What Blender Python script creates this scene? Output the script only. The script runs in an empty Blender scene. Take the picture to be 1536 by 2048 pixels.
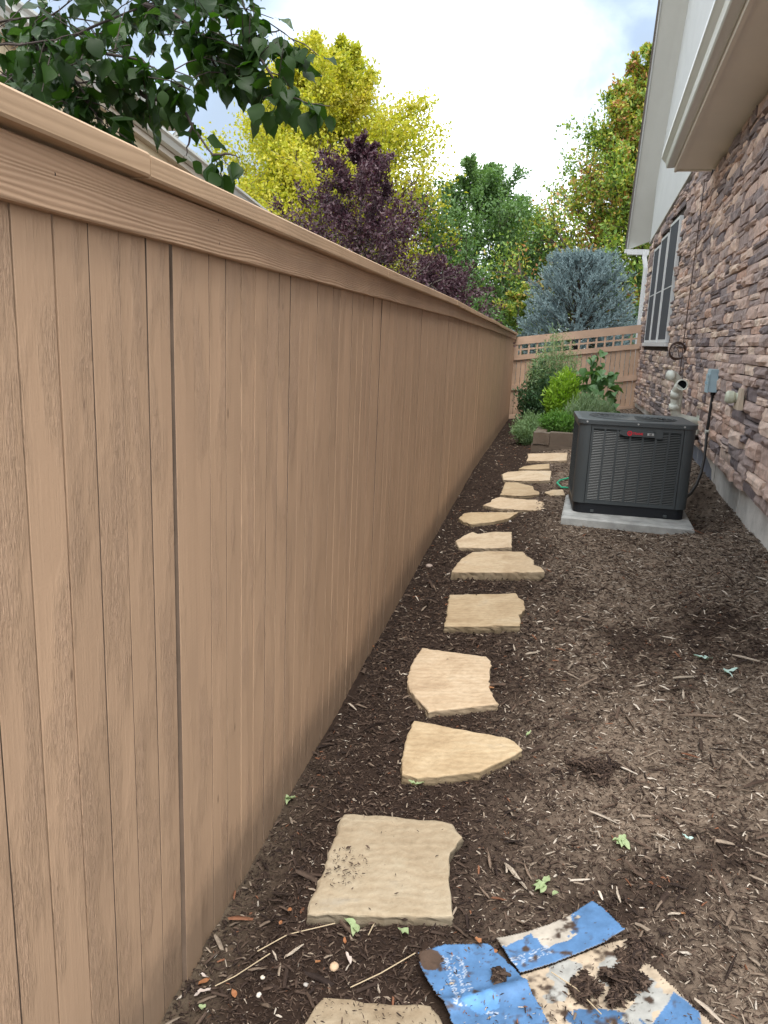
import bpy, math, random
import numpy as np
from math import sin, cos, pi, radians, sqrt, atan2
from mathutils import Vector, Matrix, noise as mnoise

SC = bpy.context.scene
R = random.Random(7)
NR = np.random.RandomState(7)

# ------------------------------------------------------------------ camera
EYE = 1.5
yaw, pitch, roll = radians(14.63), radians(12.8), radians(2.5)
f = Vector((-sin(yaw)*cos(pitch), cos(yaw)*cos(pitch), -sin(pitch)))
r0 = Vector((cos(yaw), sin(yaw), 0)); u0 = r0.cross(f)
rr = r0*cos(roll)+u0*sin(roll); uu = -r0*sin(roll)+u0*cos(roll)
cam_d = bpy.data.cameras.new('camera'); cam = bpy.data.objects.new('camera', cam_d)
SC.collection.objects.link(cam)
cam.matrix_world = Matrix(((rr.x, uu.x, -f.x, 0), (rr.y, uu.y, -f.y, 0), (rr.z, uu.z, -f.z, EYE), (0, 0, 0, 1)))
cam_d.sensor_fit = 'VERTICAL'; cam_d.sensor_height = 24.0; cam_d.lens = 24.0*1540/2048
cam_d.clip_start = .05; cam_d.clip_end = 2000
SC.camera = cam

# ------------------------------------------------------------------ sky, sun, exposure
GAPS = [(-0.022, 0.945, 0.325, 4, 8), (0.021, 0.957, 0.288, 3, 6), (-0.411, 0.888, 0.205, 3, 9), (-0.432, 0.854, 0.289, 2, 8), (-0.47, 0.781, 0.411, 5, 14), (0.148, 0.836, 0.528, 6, 16)]      # thinner, bluer places in the cloud: direction, core and rim angle
SUN_EL, SUN_AZ = radians(60), radians(163)     # azimuth clockwise from +Y
w = bpy.data.worlds.new('World'); SC.world = w; w.use_nodes = True
nt = w.node_tree; nt.nodes.clear()
def wn(t, **k):
    n = nt.nodes.new(t)
    for a, b in k.items(): setattr(n, a, b)
    return n
wo = wn('ShaderNodeOutputWorld'); sky = wn('ShaderNodeTexSky', sky_type='NISHITA', sun_disc=False)
sky.sun_elevation = SUN_EL; sky.sun_rotation = SUN_AZ; sky.altitude = 1600; sky.ozone_density = 2.0
b1 = wn('ShaderNodeBackground'); b1.inputs[1].default_value = .15
nt.links.new(sky.outputs[0], b1.inputs[0])
tc = wn('ShaderNodeTexCoord'); mp = wn('ShaderNodeMapping'); mp.inputs['Scale'].default_value = (1, 1, 1.7)
mp.inputs['Location'].default_value = (1.35, .3, .1)
nt.links.new(tc.outputs['Generated'], mp.inputs[0])
n1 = wn('ShaderNodeTexNoise'); n1.inputs['Scale'].default_value = 2.3; n1.inputs['Detail'].default_value = 7; n1.inputs['Roughness'].default_value = .52; n1.inputs['Distortion'].default_value = .3
nt.links.new(mp.outputs[0], n1.inputs[0])
cr = wn('ShaderNodeValToRGB'); cr.color_ramp.elements[0].position = .36; cr.color_ramp.elements[1].position = .56
cr.color_ramp.elements[0].color = (.8, .8, .8, 1)
nt.links.new(n1.outputs[0], cr.inputs[0])
n2 = wn('ShaderNodeTexNoise'); n2.inputs['Scale'].default_value = 3.1; n2.inputs['Detail'].default_value = 5
nt.links.new(mp.outputs[0], n2.inputs[0])
cc = wn('ShaderNodeValToRGB'); cc.color_ramp.elements[0].position = .36; cc.color_ramp.elements[1].position = .58
cc.color_ramp.elements[0].color = (.25, .285, .31, 1); cc.color_ramp.elements[1].color = (.80, .82, .83, 1)
nt.links.new(n2.outputs[0], cc.inputs[0])
b2 = wn('ShaderNodeBackground'); b2.inputs[1].default_value = 1.0
nt.links.new(cc.outputs[0], b2.inputs[0])
def cloud_gap(px, py, pz, inner, outer):
    vm = wn('ShaderNodeVectorMath', operation='DOT_PRODUCT'); L_ = sqrt(px*px+py*py+pz*pz)
    nv = wn('ShaderNodeVectorMath', operation='NORMALIZE'); nt.links.new(tc.outputs['Generated'], nv.inputs[0]); nt.links.new(nv.outputs[0], vm.inputs[0])
    vm.inputs[1].default_value = (px/L_, py/L_, pz/L_)
    ad = wn('ShaderNodeMath', operation='MULTIPLY_ADD'); ad.inputs[1].default_value = .07; nt.links.new(n1.outputs[0], ad.inputs[0]); nt.links.new(vm.outputs['Value'], ad.inputs[2])
    mr = wn('ShaderNodeMapRange', interpolation_type='SMOOTHSTEP'); mr.inputs[1].default_value = cos(radians(outer*1.35))+.036; mr.inputs[2].default_value = cos(radians(inner))+.038
    nt.links.new(ad.outputs[0], mr.inputs[0]); return mr.outputs[0]
gap_fac = None
for g_ in GAPS:
    o_ = cloud_gap(*g_)
    if gap_fac is None: gap_fac = o_
    else:
        m_ = wn('ShaderNodeMath', operation='MAXIMUM'); nt.links.new(gap_fac, m_.inputs[0]); nt.links.new(o_, m_.inputs[1]); gap_fac = m_.outputs[0]
gm_ = wn('ShaderNodeMix', data_type='RGBA'); nt.links.new(gap_fac, gm_.inputs[0]); nt.links.new(cc.outputs[0], gm_.inputs[6]); gm_.inputs[7].default_value = (.165, .205, .26, 1)
nt.links.new(gm_.outputs[2], b2.inputs[0])
mx = wn('ShaderNodeMixShader')
nt.links.new(cr.outputs[0], mx.inputs[0]); nt.links.new(b1.outputs[0], mx.inputs[1]); nt.links.new(b2.outputs[0], mx.inputs[2])
nt.links.new(mx.outputs[0], wo.inputs[0])

sd = bpy.data.lights.new('sun', 'SUN'); sd.energy = 1.3; sd.angle = radians(30); sd.color = (1, .96, .9)
so = bpy.data.objects.new('sun', sd); SC.collection.objects.link(so)
sdir = Vector((sin(SUN_AZ)*cos(SUN_EL), cos(SUN_AZ)*cos(SUN_EL), sin(SUN_EL)))
so.rotation_euler = sdir.to_track_quat('Z', 'Y').to_euler(); so.location = (0, -3, 12)
SC.view_settings.view_transform = 'Standard'; SC.view_settings.look = 'None'
SC.view_settings.gamma = 1; SC.view_settings.use_curve_mapping = False
SC.view_settings.exposure = 1.85

# ------------------------------------------------------------------ helpers: objects
WL = {}                                     # world location of every parent
def link(o): SC.collection.objects.link(o)
def props(o, label=None, cat=None, group=None, kind=None):
    if label: o['label'] = label
    if cat: o['category'] = cat
    if group: o['group'] = group
    if kind: o['kind'] = kind
    return o
def thing(name, label, cat, loc=(0, 0, 0), group=None):
    o = bpy.data.objects.new(name, None); link(o); o.location = loc
    o.empty_display_size = .1
    WL[o] = Vector(loc)
    return props(o, label, cat, group)
class MB:
    def __init__(s): s.v = []; s.f = []; s.n = 0; s.c = []
    def add(s, v, f, col=None):
        v = np.asarray(v, float).reshape(-1, 3)
        s.v.append(v); s.f += [tuple(int(i)+s.n for i in q) for q in f]; s.n += len(v)
        if col is not None: s.c.append(np.tile(np.array([*col[:3], 1.]), (len(v), 1)))
    def box(s, c, d, M=None, col=None):
        x, y, z = [a/2 for a in d]
        p = np.array([(-x,-y,-z),(x,-y,-z),(x,y,-z),(-x,y,-z),(-x,-y,z),(x,-y,z),(x,y,z),(-x,y,z)])
        if M is not None: p = p @ np.array(M)[:3, :3].T
        s.add(p+np.array(c), [(0,3,2,1),(4,5,6,7),(0,1,5,4),(1,2,6,5),(2,3,7,6),(3,0,4,7)], col)
    def bbox(s, a, b, **k):
        a = np.array(a, float); b = np.array(b, float); s.box((a+b)/2, np.abs(b-a), **k)
    def prism(s, poly, z0, z1):
        n = len(poly); v = [(p[0], p[1], z0) for p in poly]+[(p[0], p[1], z1) for p in poly]
        s.add(v, [tuple(range(n))[::-1], tuple(range(n, 2*n))]+[(i, (i+1) % n, (i+1) % n+n, i+n) for i in range(n)])
    def extr(s, prof, path, closed=True):
        """profile list of (a,b) swept between frames (origin, A, B)"""
        m = len(prof); v = []
        for o, A, B in path:
            for a, b in prof: v.append(Vector(o)+Vector(A)*a+Vector(B)*b)
        fs = []
        for k in range(len(path)-1):
            for i in range(m): j = (i+1) % m; fs.append((k*m+i, k*m+j, (k+1)*m+j, (k+1)*m+i))
        fs.append(tuple(range(m))[::-1]); e = (len(path)-1)*m; fs.append(tuple(range(e, e+m)))
        s.add([tuple(q) for q in v], fs)
    def tube(s, pts, rad, n=8, cap=True, hollow=0):
        pts = [Vector(p) for p in pts]
        if not hasattr(rad, '__len__'): rad = [rad]*len(pts)
        v = []; ref = None
        for i, p in enumerate(pts):
            d = (pts[min(i+1, len(pts)-1)]-pts[max(i-1, 0)]).normalized()
            if ref is None: ref = Vector((0, 0, 1)) if abs(d.z) < .8 else Vector((1, 0, 0))
            a = d.cross(ref).normalized(); b = d.cross(a).normalized(); ref = -a.cross(d) if False else ref
            for k in range(n):
                t = 2*pi*k/n; v.append(tuple(p+(a*cos(t)+b*sin(t))*rad[i]))
        fs = [(i*n+k, i*n+(k+1) % n, (i+1)*n+(k+1) % n, (i+1)*n+k) for i in range(len(pts)-1) for k in range(n)]
        if cap: fs += [tuple(range(n))[::-1], tuple(range((len(pts)-1)*n, len(pts)*n))]
        s.add(v, fs)
    def build(s, name, mat, parent=None, label=None, cat=None, group=None, kind=None, smooth=False, loc=None):
        base = WL[parent] if parent is not None else (Vector(loc) if loc is not None else Vector((0, 0, 0)))
        V = np.concatenate(s.v) - np.array(base)
        me = mesh_np(name, V, s.f, mat, smooth, np.concatenate(s.c) if s.c else None)
        o = bpy.data.objects.new(name, me); link(o)
        if parent is not None: o.parent = parent
        else: o.location = base
        WL[o] = Vector(base)
        return props(o, label, cat, group, kind)
def mesh_np(name, V, F, mat, smooth=False, col=None):
    me = bpy.data.meshes.new(name)
    if isinstance(F, np.ndarray):
        me.vertices.add(len(V)); me.vertices.foreach_set('co', np.asarray(V, np.float32).ravel())
        k = F.shape[1]
        me.loops.add(F.size); me.loops.foreach_set('vertex_index', F.astype(np.int32).ravel())
        me.polygons.add(len(F)); me.polygons.foreach_set('loop_start', np.arange(0, F.size, k, dtype=np.int32))
        me.update(calc_edges=True); me.validate()
    else:
        me.from_pydata([tuple(p) for p in V], [], F); me.update()
    if smooth: me.polygons.foreach_set('use_smooth', np.ones(len(me.polygons), bool))
    if col is not None:
        a = me.color_attributes.new('Col', 'FLOAT_COLOR', 'POINT')
        a.data.foreach_set('color', np.asarray(col, np.float32).ravel())
    if mat is not None: me.materials.append(mat)
    return me
def obj_np(name, V, F, mat, parent=None, smooth=False, col=None, **k):
    base = WL[parent] if parent is not None else Vector((0, 0, 0))
    o = bpy.data.objects.new(name, mesh_np(name, np.asarray(V)-np.array(base), F, mat, smooth, col)); link(o)
    if parent is not None: o.parent = parent
    WL[o] = Vector(base)
    return props(o, **k)

# ------------------------------------------------------------------ helpers: noise on arrays
def vnoise(x, y, seed=0):
    xi = np.floor(x).astype(int); yi = np.floor(y).astype(int); fx = x-xi; fy = y-yi
    fx = fx*fx*(3-2*fx); fy = fy*fy*(3-2*fy)
    def h(a, b):
        n = (a*374761393+b*668265263+seed*974711) & 0x7fffffff
        n = ((n ^ (n >> 13))*1274126177) & 0x7fffffff
        return ((n ^ (n >> 16)) & 0xffff)/65535.
    return (h(xi, yi)*(1-fx)+h(xi+1, yi)*fx)*(1-fy)+(h(xi, yi+1)*(1-fx)+h(xi+1, yi+1)*fx)*fy
def fbm(x, y, o=4, seed=0):
    s = 0; a = .5; t = 0
    for i in range(o): s = s+a*vnoise(x*2**i, y*2**i, seed+i*17); t += a; a *= .5
    return s/t
def inpoly(px, py, poly):
    r = np.zeros(np.shape(px), bool); n = len(poly)
    for i in range(n):
        x1, y1 = poly[i]; x2, y2 = poly[(i+1) % n]
        c = ((y1 > py) != (y2 > py)) & (px < (x2-x1)*(py-y1)/((y2-y1) if y2 != y1 else 1e-9)+x1)
        r ^= c
    return r

# ------------------------------------------------------------------ helpers: materials
def material(name, col=(.5, .5, .5), rough=.7, spec=.3, metal=0):
    m = bpy.data.materials.new(name); m.use_nodes = True
    b = m.node_tree.nodes['Principled BSDF']
    b.inputs['Base Color'].default_value = (*col, 1); b.inputs['Roughness'].default_value = rough
    b.inputs['Specular IOR Level'].default_value = spec; b.inputs['Metallic'].default_value = metal
    return m
class NG:
    def __init__(s, m): s.m = m; s.t = m.node_tree; s.b = s.t.nodes['Principled BSDF']
    def n(s, t, **k):
        x = s.t.nodes.new(t)
        for a, b in k.items():
            if a.startswith('i_'): x.inputs[a[2:]].default_value = b
            else: setattr(x, a, b)
        return x
    def l(s, a, b): s.t.links.new(a, b)
    def coord(s, scale=(1, 1, 1), kind='Object', rnd=False, rot=(0, 0, 0)):
        c = s.n('ShaderNodeTexCoord'); mpn = s.n('ShaderNodeMapping'); mpn.inputs['Scale'].default_value = scale
        mpn.inputs['Rotation'].default_value = rot
        s.l(c.outputs[kind], mpn.inputs[0])
        if rnd:
            oi = s.n('ShaderNodeObjectInfo'); mu = s.n('ShaderNodeMath', operation='MULTIPLY'); mu.inputs[1].default_value = 57.3
            s.l(oi.outputs['Random'], mu.inputs[0]); s.l(mu.outputs[0], mpn.inputs['Location'])
        return mpn.outputs[0]
    def noise(s, co, scale=5, det=4, rough=.5, dist=0):
        x = s.n('ShaderNodeTexNoise'); x.inputs['Scale'].default_value = scale; x.inputs['Detail'].default_value = det
        x.inputs['Roughness'].default_value = rough; x.inputs['Distortion'].default_value = dist
        if co is not None: s.l(co, x.inputs[0])
        return x.outputs[0]
    def ramp(s, fac, stops, interp='LINEAR'):
        x = s.n('ShaderNodeValToRGB'); e = x.color_ramp; e.interpolation = interp
        while len(e.elements) < len(stops): e.elements.new(.5)
        for i, (p, c) in enumerate(stops):
            e.elements[i].position = p; e.elements[i].color = (*c, 1) if len(c) == 3 else c
        s.l(fac, x.inputs[0]); return x.outputs[0]
    def mixc(s, fac, a, b, mode='MIX'):
        x = s.n('ShaderNodeMix', data_type='RGBA', blend_type=mode)
        for i, v in ((0, fac), (6, a), (7, b)):
            if isinstance(v, (int, float)): x.inputs[i].default_value = v
            elif isinstance(v, tuple): x.inputs[i].default_value = (*v, 1)
            else: s.l(v, x.inputs[i])
        return x.outputs[2]
    def math(s, op, a, b=0.):
        x = s.n('ShaderNodeMath', operation=op)
        for i, v in ((0, a), (1, b)):
            if isinstance(v, (int, float)): x.inputs[i].default_value = v
            else: s.l(v, x.inputs[i])
        return x.outputs[0]
    def bump(s, h, strength=.3, dist=.002, prev=None):
        x = s.n('ShaderNodeBump'); x.inputs['Strength'].default_value = strength; x.inputs['Distance'].default_value = dist
        s.l(h, x.inputs['Height'])
        if prev is not None: s.l(prev, x.inputs['Normal'])
        return x.outputs[0]
    def col(s, c): s.l(c, s.b.inputs['Base Color'])
    def nrm(s, x): s.l(x, s.b.inputs['Normal'])

TAN = (.435, .288, .187)
def mat_picket(name, base=TAN, strong=False):
    m = material(name, base, .62, .35); g = NG(m)
    co = g.coord((1, 1, 1), rnd=True)
    cs = g.coord((60, 60, 2.2), rnd=True)                 # fine vertical fibres
    c2 = g.coord((26, 26, 1.1), rnd=True)
    ca = g.coord((14, 14, 4), rnd=True)
    fib = g.noise(cs, 3, 4, .6, .3); fib2 = g.noise(c2, 3, 5, .65, 1.1)
    blot = g.noise(ca, .9, 3, .5)
    patch = g.ramp(blot, [(.46, (0, 0, 0)), (.62, (1, 1, 1))])
    wv = g.n('ShaderNodeTexWave', wave_type='BANDS', bands_direction='X'); wv.inputs['Scale'].default_value = 17; wv.inputs['Distortion'].default_value = 9
    wv.inputs['Detail'].default_value = 2; wv.inputs['Detail Scale'].default_value = .8
    g.l(g.coord((1, 1, .09), rnd=True), wv.inputs[0])
    saw = g.n('ShaderNodeTexWave', wave_type='BANDS', bands_direction='X'); saw.inputs['Scale'].default_value = 60; saw.inputs['Distortion'].default_value = 2.5
    g.l(g.coord((.5, .5, .8), rnd=True, rot=(0, .9, 0)), saw.inputs[0])
    h = g.math('ADD', g.math('MULTIPLY', fib, .35), g.math('MULTIPLY', g.math('MULTIPLY', wv.outputs[0], patch), .16))
    h = g.math('ADD', h, g.math('MULTIPLY', g.math('MULTIPLY', fib2, patch), .34))
    h = g.math('ADD', h, g.math('MULTIPLY', saw.outputs[0], .018))
    oi = g.n('ShaderNodeObjectInfo')
    tone = g.ramp(oi.outputs['Random'], [(0, tuple(c*.9 for c in base)), (.5, base), (1, tuple(c*1.09 for c in base))])
    var = g.noise(co, 2.2, 4, .6)
    c = g.mixc(.5, tone, g.ramp(var, [(.3, tuple(x*.84 for x in base)), (.7, tuple(x*1.13 for x in base))]))
    edge = g.ramp(g.math('MULTIPLY', fib2, patch), [(.3, (1, 1, 1)), (.55, (1.12, 1.12, 1.14))])
    c = g.mixc(1.0, c, edge, 'MULTIPLY')
    # dark specks: nail heads, small knots
    sp = g.n('ShaderNodeTexVoronoi'); sp.inputs['Scale'].default_value = 9; g.l(g.coord((1, 1, .35), rnd=True), sp.inputs[0])
    spk = g.ramp(sp.outputs['Distance'], [(.02, (.35, .33, .32)), (.05, (1, 1, 1))])
    c = g.mixc(.8, c, spk, 'MULTIPLY')
    sx_ = g.n('ShaderNodeSeparateXYZ'); g.l(g.coord(), sx_.inputs[0])      # soil splashed on the foot of the boards
    sp_ = g.math('ADD', sx_.outputs['Z'], g.math('MULTIPLY', g.noise(g.coord((9, 9, 5), rnd=True), 2.5, 5, .7), -.22))
    c = g.mixc(g.ramp(sp_, [(.0, (.55, .55, .55)), (.10, (0, 0, 0))]), c, (.16, .115, .08)); g.col(c)
    rg = g.noise(g.coord((150, 150, 16), rnd=True), 2.2, 3, .6, .8)
    h = g.math('ADD', h, g.math('MULTIPLY', g.math('MULTIPLY', g.math('POWER', rg, 2.5), patch), 2.4))
    b = g.bump(h, 1.0, .0030)
    b = g.bump(g.noise(ca, .9, 3), .2, .006, b); g.nrm(b)
    g.l(g.ramp(fib2, [(.3, (.5,)*3), (.8, (.72,)*3)]), g.b.inputs['Roughness'])
    return m
def mat_grain(name, base=TAN, scale=1., axis='Y', st=.8):
    """strong lengthwise growth-ring grain under paint, board runs along local Y"""
    m = material(name, base, .58, .35); g = NG(m)
    sc = {'Y': (1, .055, 1), 'X': (.055, 1, 1), 'Z': (1, 1, .055)}[axis]
    wv = g.n('ShaderNodeTexWave', wave_type='BANDS', bands_direction='Z' if axis != 'Z' else 'X'); wv.inputs['Scale'].default_value = 48*scale; wv.inputs['Distortion'].default_value = 17
    wv.inputs['Detail'].default_value = 1.5; wv.inputs['Detail Scale'].default_value = .45
    g.l(g.coord(sc, rnd=True), wv.inputs[0])
    sc2 = tuple(60 if s == 1 else 2 for s in sc)
    fib = g.noise(g.coord(sc2, rnd=True), 2.5, 4, .6)
    h = g.math('ADD', g.math('MULTIPLY', wv.outputs[0], .8), g.math('MULTIPLY', fib, .5))
    var = g.noise(g.coord((1, 1, 1), rnd=True), 3, 4, .6)
    c = g.ramp(var, [(.3, tuple(x*.88 for x in base)), (.7, tuple(x*1.1 for x in base))])
    c = g.mixc(1, c, g.ramp(wv.outputs[0], [(0, (.9, .88, .86)), (.5, (1.04, 1.03, 1.03))]), 'MULTIPLY')
    g.col(c); g.nrm(g.bump(h, st, .0016)); return m
def mat_plain(name, base, rough=.6, var=.08, nscale=6, bump=.0, bscale=80, bdist=.002, spec=.3, metal=0):
    m = material(name, base, rough, spec, metal); g = NG(m)
    n = g.noise(g.coord(rnd=True), nscale, 5, .6)
    g.col(g.ramp(n, [(.3, tuple(x*(1-var) for x in base)), (.7, tuple(min(1, x*(1+var)) for x in base))]))
    if bump: g.nrm(g.bump(g.noise(g.coord(), bscale, 5, .6), bump, bdist))
    return m
def mat_vcol(name, rough=.8, bump=.3, bscale=120, bdist=.003, spec=.25, rnd=.0):
    m = material(name, (.5, .5, .5), rough, spec); g = NG(m)
    a = g.n('ShaderNodeAttribute', attribute_name='Col'); c = a.outputs['Color']
    n = g.noise(g.coord(), bscale*.5, 4, .6)
    c = g.mixc(1, c, g.ramp(n, [(.25, (.7, .7, .7)), (.75, (1.2, 1.2, 1.2))]), 'MULTIPLY'); g.col(c)
    if bump: g.nrm(g.bump(g.noise(g.coord(), bscale, 5, .65), bump, bdist))
    return m
def mat_leaf(name, stops, trans=.35, rough=.45, pos=.6, spec=.4, tint=(1.2, 1.35, .5)):
    """stops: colour ramp over per-leaf random + clump noise"""
    m = material(name, stops[0][1], rough, spec); g = NG(m)
    ge = g.n('ShaderNodeNewGeometry')
    n = g.noise(g.coord(), pos, 3, .6)
    k = g.math('ADD', g.math('MULTIPLY', ge.outputs['Random Per Island'], .45), g.math('MULTIPLY', g.math('SUBTRACT', n, .25), 1.1))
    c = g.ramp(k, stops); g.col(c)
    tr = g.n('ShaderNodeBsdfTranslucent'); g.l(g.mixc(1, c, tint, 'MULTIPLY'), tr.inputs[0])
    mxs = g.n('ShaderNodeMixShader'); mxs.inputs[0].default_value = trans
    out = g.t.nodes['Material Output']; g.l(g.b.outputs[0], mxs.inputs[1]); g.l(tr.outputs[0], mxs.inputs[2]); g.l(mxs.outputs[0], out.inputs[0])
    return m
STONE_STOPS = [(0, (.17, .152, .162)), (.10, (.27, .228, .222)), (.25, (.37, .30, .275)), (.40, (.23, .205, .21)), (.50, (.44, .35, .31)),
               (.66, (.52, .43, .375)), (.80, (.31, .265, .255)), (.89, (.43, .31, .255)), (.94, (.56, .48, .41)), (1, (.25, .245, .26))]
def mat_stone(name, island=False):
    m = material(name, (.3, .25, .2), .85, .2); g = NG(m)
    if island: r = g.n('ShaderNodeNewGeometry').outputs['Random Per Island']
    else: r = g.n('ShaderNodeObjectInfo').outputs['Random']
    c = g.ramp(r, STONE_STOPS, 'CONSTANT')
    co = g.coord(kind='Object') if island else None
    if not island:
        ge = g.n('ShaderNodeNewGeometry'); co = ge.outputs['Position']
    n = g.noise(co, 14, 6, .65); n2 = g.noise(co, 55, 5, .7)
    c = g.mixc(.8, c, g.ramp(n, [(.25, (.70, .66, .64)), (.5, (1.3, 1.2, 1.13)), (.75, (1.75, 1.58, 1.44))]), 'MULTIPLY')
    g.col(c); b = g.bump(n, .6, .02); g.nrm(g.bump(n2, .9, .010, b)); return m

M_PICK = mat_picket('painted_picket')
M_SEAM = mat_plain('picket_seam_shade', (.15, .105, .075), .9, .2, 12)  # picket edge colour: shade of the gaps between boards put into the material
M_CAP = mat_grain('painted_cap_board', (.43, .298, .19), .8, 'Y', .14)
M_FACE = mat_grain('painted_face_board', (.42, .278, .18), 1.)
TAN2 = (.43, .295, .205)
M_FAR = mat_picket('painted_cross_fence', TAN2)
M_FARX = mat_grain('painted_cross_rail', (.46, .32, .23), .6, 'X', .3)
M_STONE = mat_stone('ledge_stone'); M_STONEI = mat_stone('ledge_stone_small', True)
M_MORTAR = mat_plain('wall_mortar', (.075, .062, .055), .95, .2, 20, .5, 60, .01)
M_CONC = mat_plain('concrete', (.52, .51, .48), .9, .22, 5, .5, 50, .006)
M_PAD = mat_plain('pad_concrete', (.37, .38, .37), .9, .28, 9, .6, 60, .006)
M_TRIM = mat_plain('grey_white_trim_paint', (.52, .52, .48), .5, .03, 3, .12, 30, .002)
M_SOFF = mat_plain('soffit_paint', (.74, .72, .66), .6, .03, 2, .1, 40, .002)
M_SIDE = mat_plain('siding_panel', (.56, .57, .56), .7, .04, 3, .35, 90, .002)
M_GUT = mat_plain('gutter_enamel', (.55, .56, .53), .35, .03, 2, spec=.5)
M_GLASS = material('window_glass', (.035, .04, .048), .12, .6)
M_SCREEN = mat_plain('insect_screen', (.06, .065, .075), .8, .1, 30)
M_VINYL = material('window_vinyl', (.62, .63, .63), .4)
M_DARK = mat_plain('dark_enamel', (.055, .065, .07), .42, .06, 9, .15, 150, .0006, .45)
M_DARK2 = mat_plain('dark_enamel_louver', (.07, .08, .083), .42, .06, 9, spec=.45)
M_BLACK = mat_plain('black_plastic', (.012, .014, .018), .5, .1, 9)
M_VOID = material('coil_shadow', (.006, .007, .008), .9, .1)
M_RED = material('red_print', (.62, .02, .04), .5)
M_SILV = material('silver_badge', (.5, .52, .52), .3, .5, .4)
M_PVC = mat_plain('white_pvc', (.64, .67, .60), .4, .05, 4, spec=.45)
M_CREAM = mat_plain('aged_pvc_cap', (.50, .53, .42), .45, .08, 9)
M_BOXB = mat_plain('blue_grey_box', (.33, .46, .52), .45, .06, 8, spec=.45)
M_CABLE = material('black_cable', (.018, .015, .014), .5)
M_CABLEB = material('brown_cable', (.08, .05, .04), .5)
M_BARK = mat_plain('tree_bark', (.075, .06, .05), .9, .3, 14, .8, 40, .01)
M_BARKG = mat_plain('grey_bark', (.12, .105, .09), .9, .3, 14, .8, 40, .01)
M_TIMBER = mat_grain('weathered_timber', (.115, .088, .066), .8, 'X')
M_BEIGE = mat_plain('beige_stucco', (.56, .47, .32), .85, .04, 3, .3, 120, .002)
M_BTRIM = mat_plain('cream_trim', (.56, .50, .42), .5, .03, 3)
M_SHING = mat_plain('roof_shingle', (.16, .14, .12), .9, .2, 30, .5, 60, .004)
M_HOSE = material('green_hose', (.03, .35, .2), .4)

STONES=[[(-0.46,1.253),(-0.455,1.277),(-0.45,1.316),(-0.44,1.341),(-0.403,1.344),(-0.346,1.344),(-0.288,1.349),(-0.203,1.355),(-0.17,1.314),(-0.143,1.246),(-0.146,1.16),(-0.309,1.122),(-0.423,1.133),(-0.457,1.206)],
[(-0.613,2.02),(-0.463,2.022),(-0.304,2.012),(-0.274,2.003),(-0.256,1.97),(-0.232,1.94),(-0.246,1.897),(-0.254,1.869),(-0.242,1.786),(-0.232,1.728),(-0.217,1.671),(-0.205,1.62),(-0.294,1.61),(-0.393,1.6),(-0.493,1.592),(-0.567,1.582),(-0.576,1.661),(-0.584,1.757),(-0.598,1.851),(-0.605,1.939)],
[(-0.534,2.635),(-0.463,2.618),(-0.374,2.584),(-0.3,2.557),(-0.23,2.543),(-0.18,2.524),(-0.144,2.497),(-0.111,2.444),(-0.147,2.394),(-0.195,2.339),(-0.236,2.289),(-0.3,2.271),(-0.369,2.25),(-0.431,2.239),(-0.488,2.25),(-0.514,2.378),(-0.531,2.491)],
[(-0.664,3.37),(-0.559,3.332),(-0.451,3.302),(-0.347,3.26),(-0.319,3.215),(-0.302,3.049),(-0.292,2.94),(-0.259,2.839),(-0.235,2.787),(-0.311,2.767),(-0.401,2.737),(-0.491,2.708),(-0.557,2.806),(-0.622,2.917),(-0.657,3.043),(-0.668,3.157),(-0.671,3.284)],
[(-0.681,4.183),(-0.552,4.182),(-0.428,4.182),(-0.306,4.182),(-0.288,4.11),(-0.245,4.022),(-0.233,3.915),(-0.241,3.837),(-0.256,3.807),(-0.242,3.732),(-0.234,3.646),(-0.402,3.645),(-0.61,3.651),(-0.625,3.801),(-0.657,4.005)],
[(-0.687,5.053),(-0.549,5.059),(-0.409,5.026),(-0.345,5.005),(-0.309,4.889),(-0.256,4.777),(-0.247,4.664),(-0.201,4.604),(-0.171,4.496),(-0.275,4.497),(-0.522,4.522),(-0.74,4.555),(-0.74,4.675),(-0.731,4.872),(-0.71,4.968)],
[(-0.789,5.72),(-0.736,5.646),(-0.62,5.703),(-0.482,5.661),(-0.458,5.399),(-0.434,5.173),(-0.614,5.187),(-0.809,5.231),(-0.829,5.304),(-0.867,5.44),(-0.834,5.617)],
[(-0.962,6.425),(-0.915,6.454),(-0.722,6.406),(-0.504,6.352),(-0.555,6.136),(-0.662,6.033),(-0.83,5.981),(-0.908,6.069),(-0.981,6.234)],
[(-0.801,6.991),(-0.742,7.068),(-0.541,6.914),(-0.38,6.822),(-0.287,6.643),(-0.216,6.478),(-0.217,6.338),(-0.44,6.415),(-0.679,6.538),(-0.847,6.732),(-0.797,6.851)],
[(-0.784,7.936),(-0.66,7.861),(-0.475,7.542),(-0.449,7.323),(-0.394,7.204),(-0.383,7.055),(-0.552,7.035),(-0.744,7.166),(-0.763,7.533)],
[(-0.343,7.188),(-0.276,7.292),(-0.185,7.287),(-0.151,6.983),(-0.283,7)],
[(-0.832,8.562),(-0.626,8.579),(-0.349,8.427),(-0.328,7.798),(-0.561,7.825),(-0.813,8.007),(-0.875,8.411)],
[(-0.681,8.887),(-0.536,8.971),(-0.4,8.946),(-0.378,8.576),(-0.534,8.574),(-0.724,8.69)],
[(-0.731,9.949),(-0.509,9.875),(-0.23,9.77),(-0.217,9.088),(-0.505,9.187),(-0.69,9.317),(-0.691,9.613)]]
CARD_A=[(-0.26,1.481),(-0.205,1.526),(-0.161,1.542),(-0.114,1.556),(-0.099,1.546),(-0.065,1.508),(-0.036,1.475),(0.001,1.421),(0.035,1.365),(0.07,1.298),(-0.104,1.258),(-0.161,1.341),(-0.211,1.4),(-0.246,1.444)]
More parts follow.
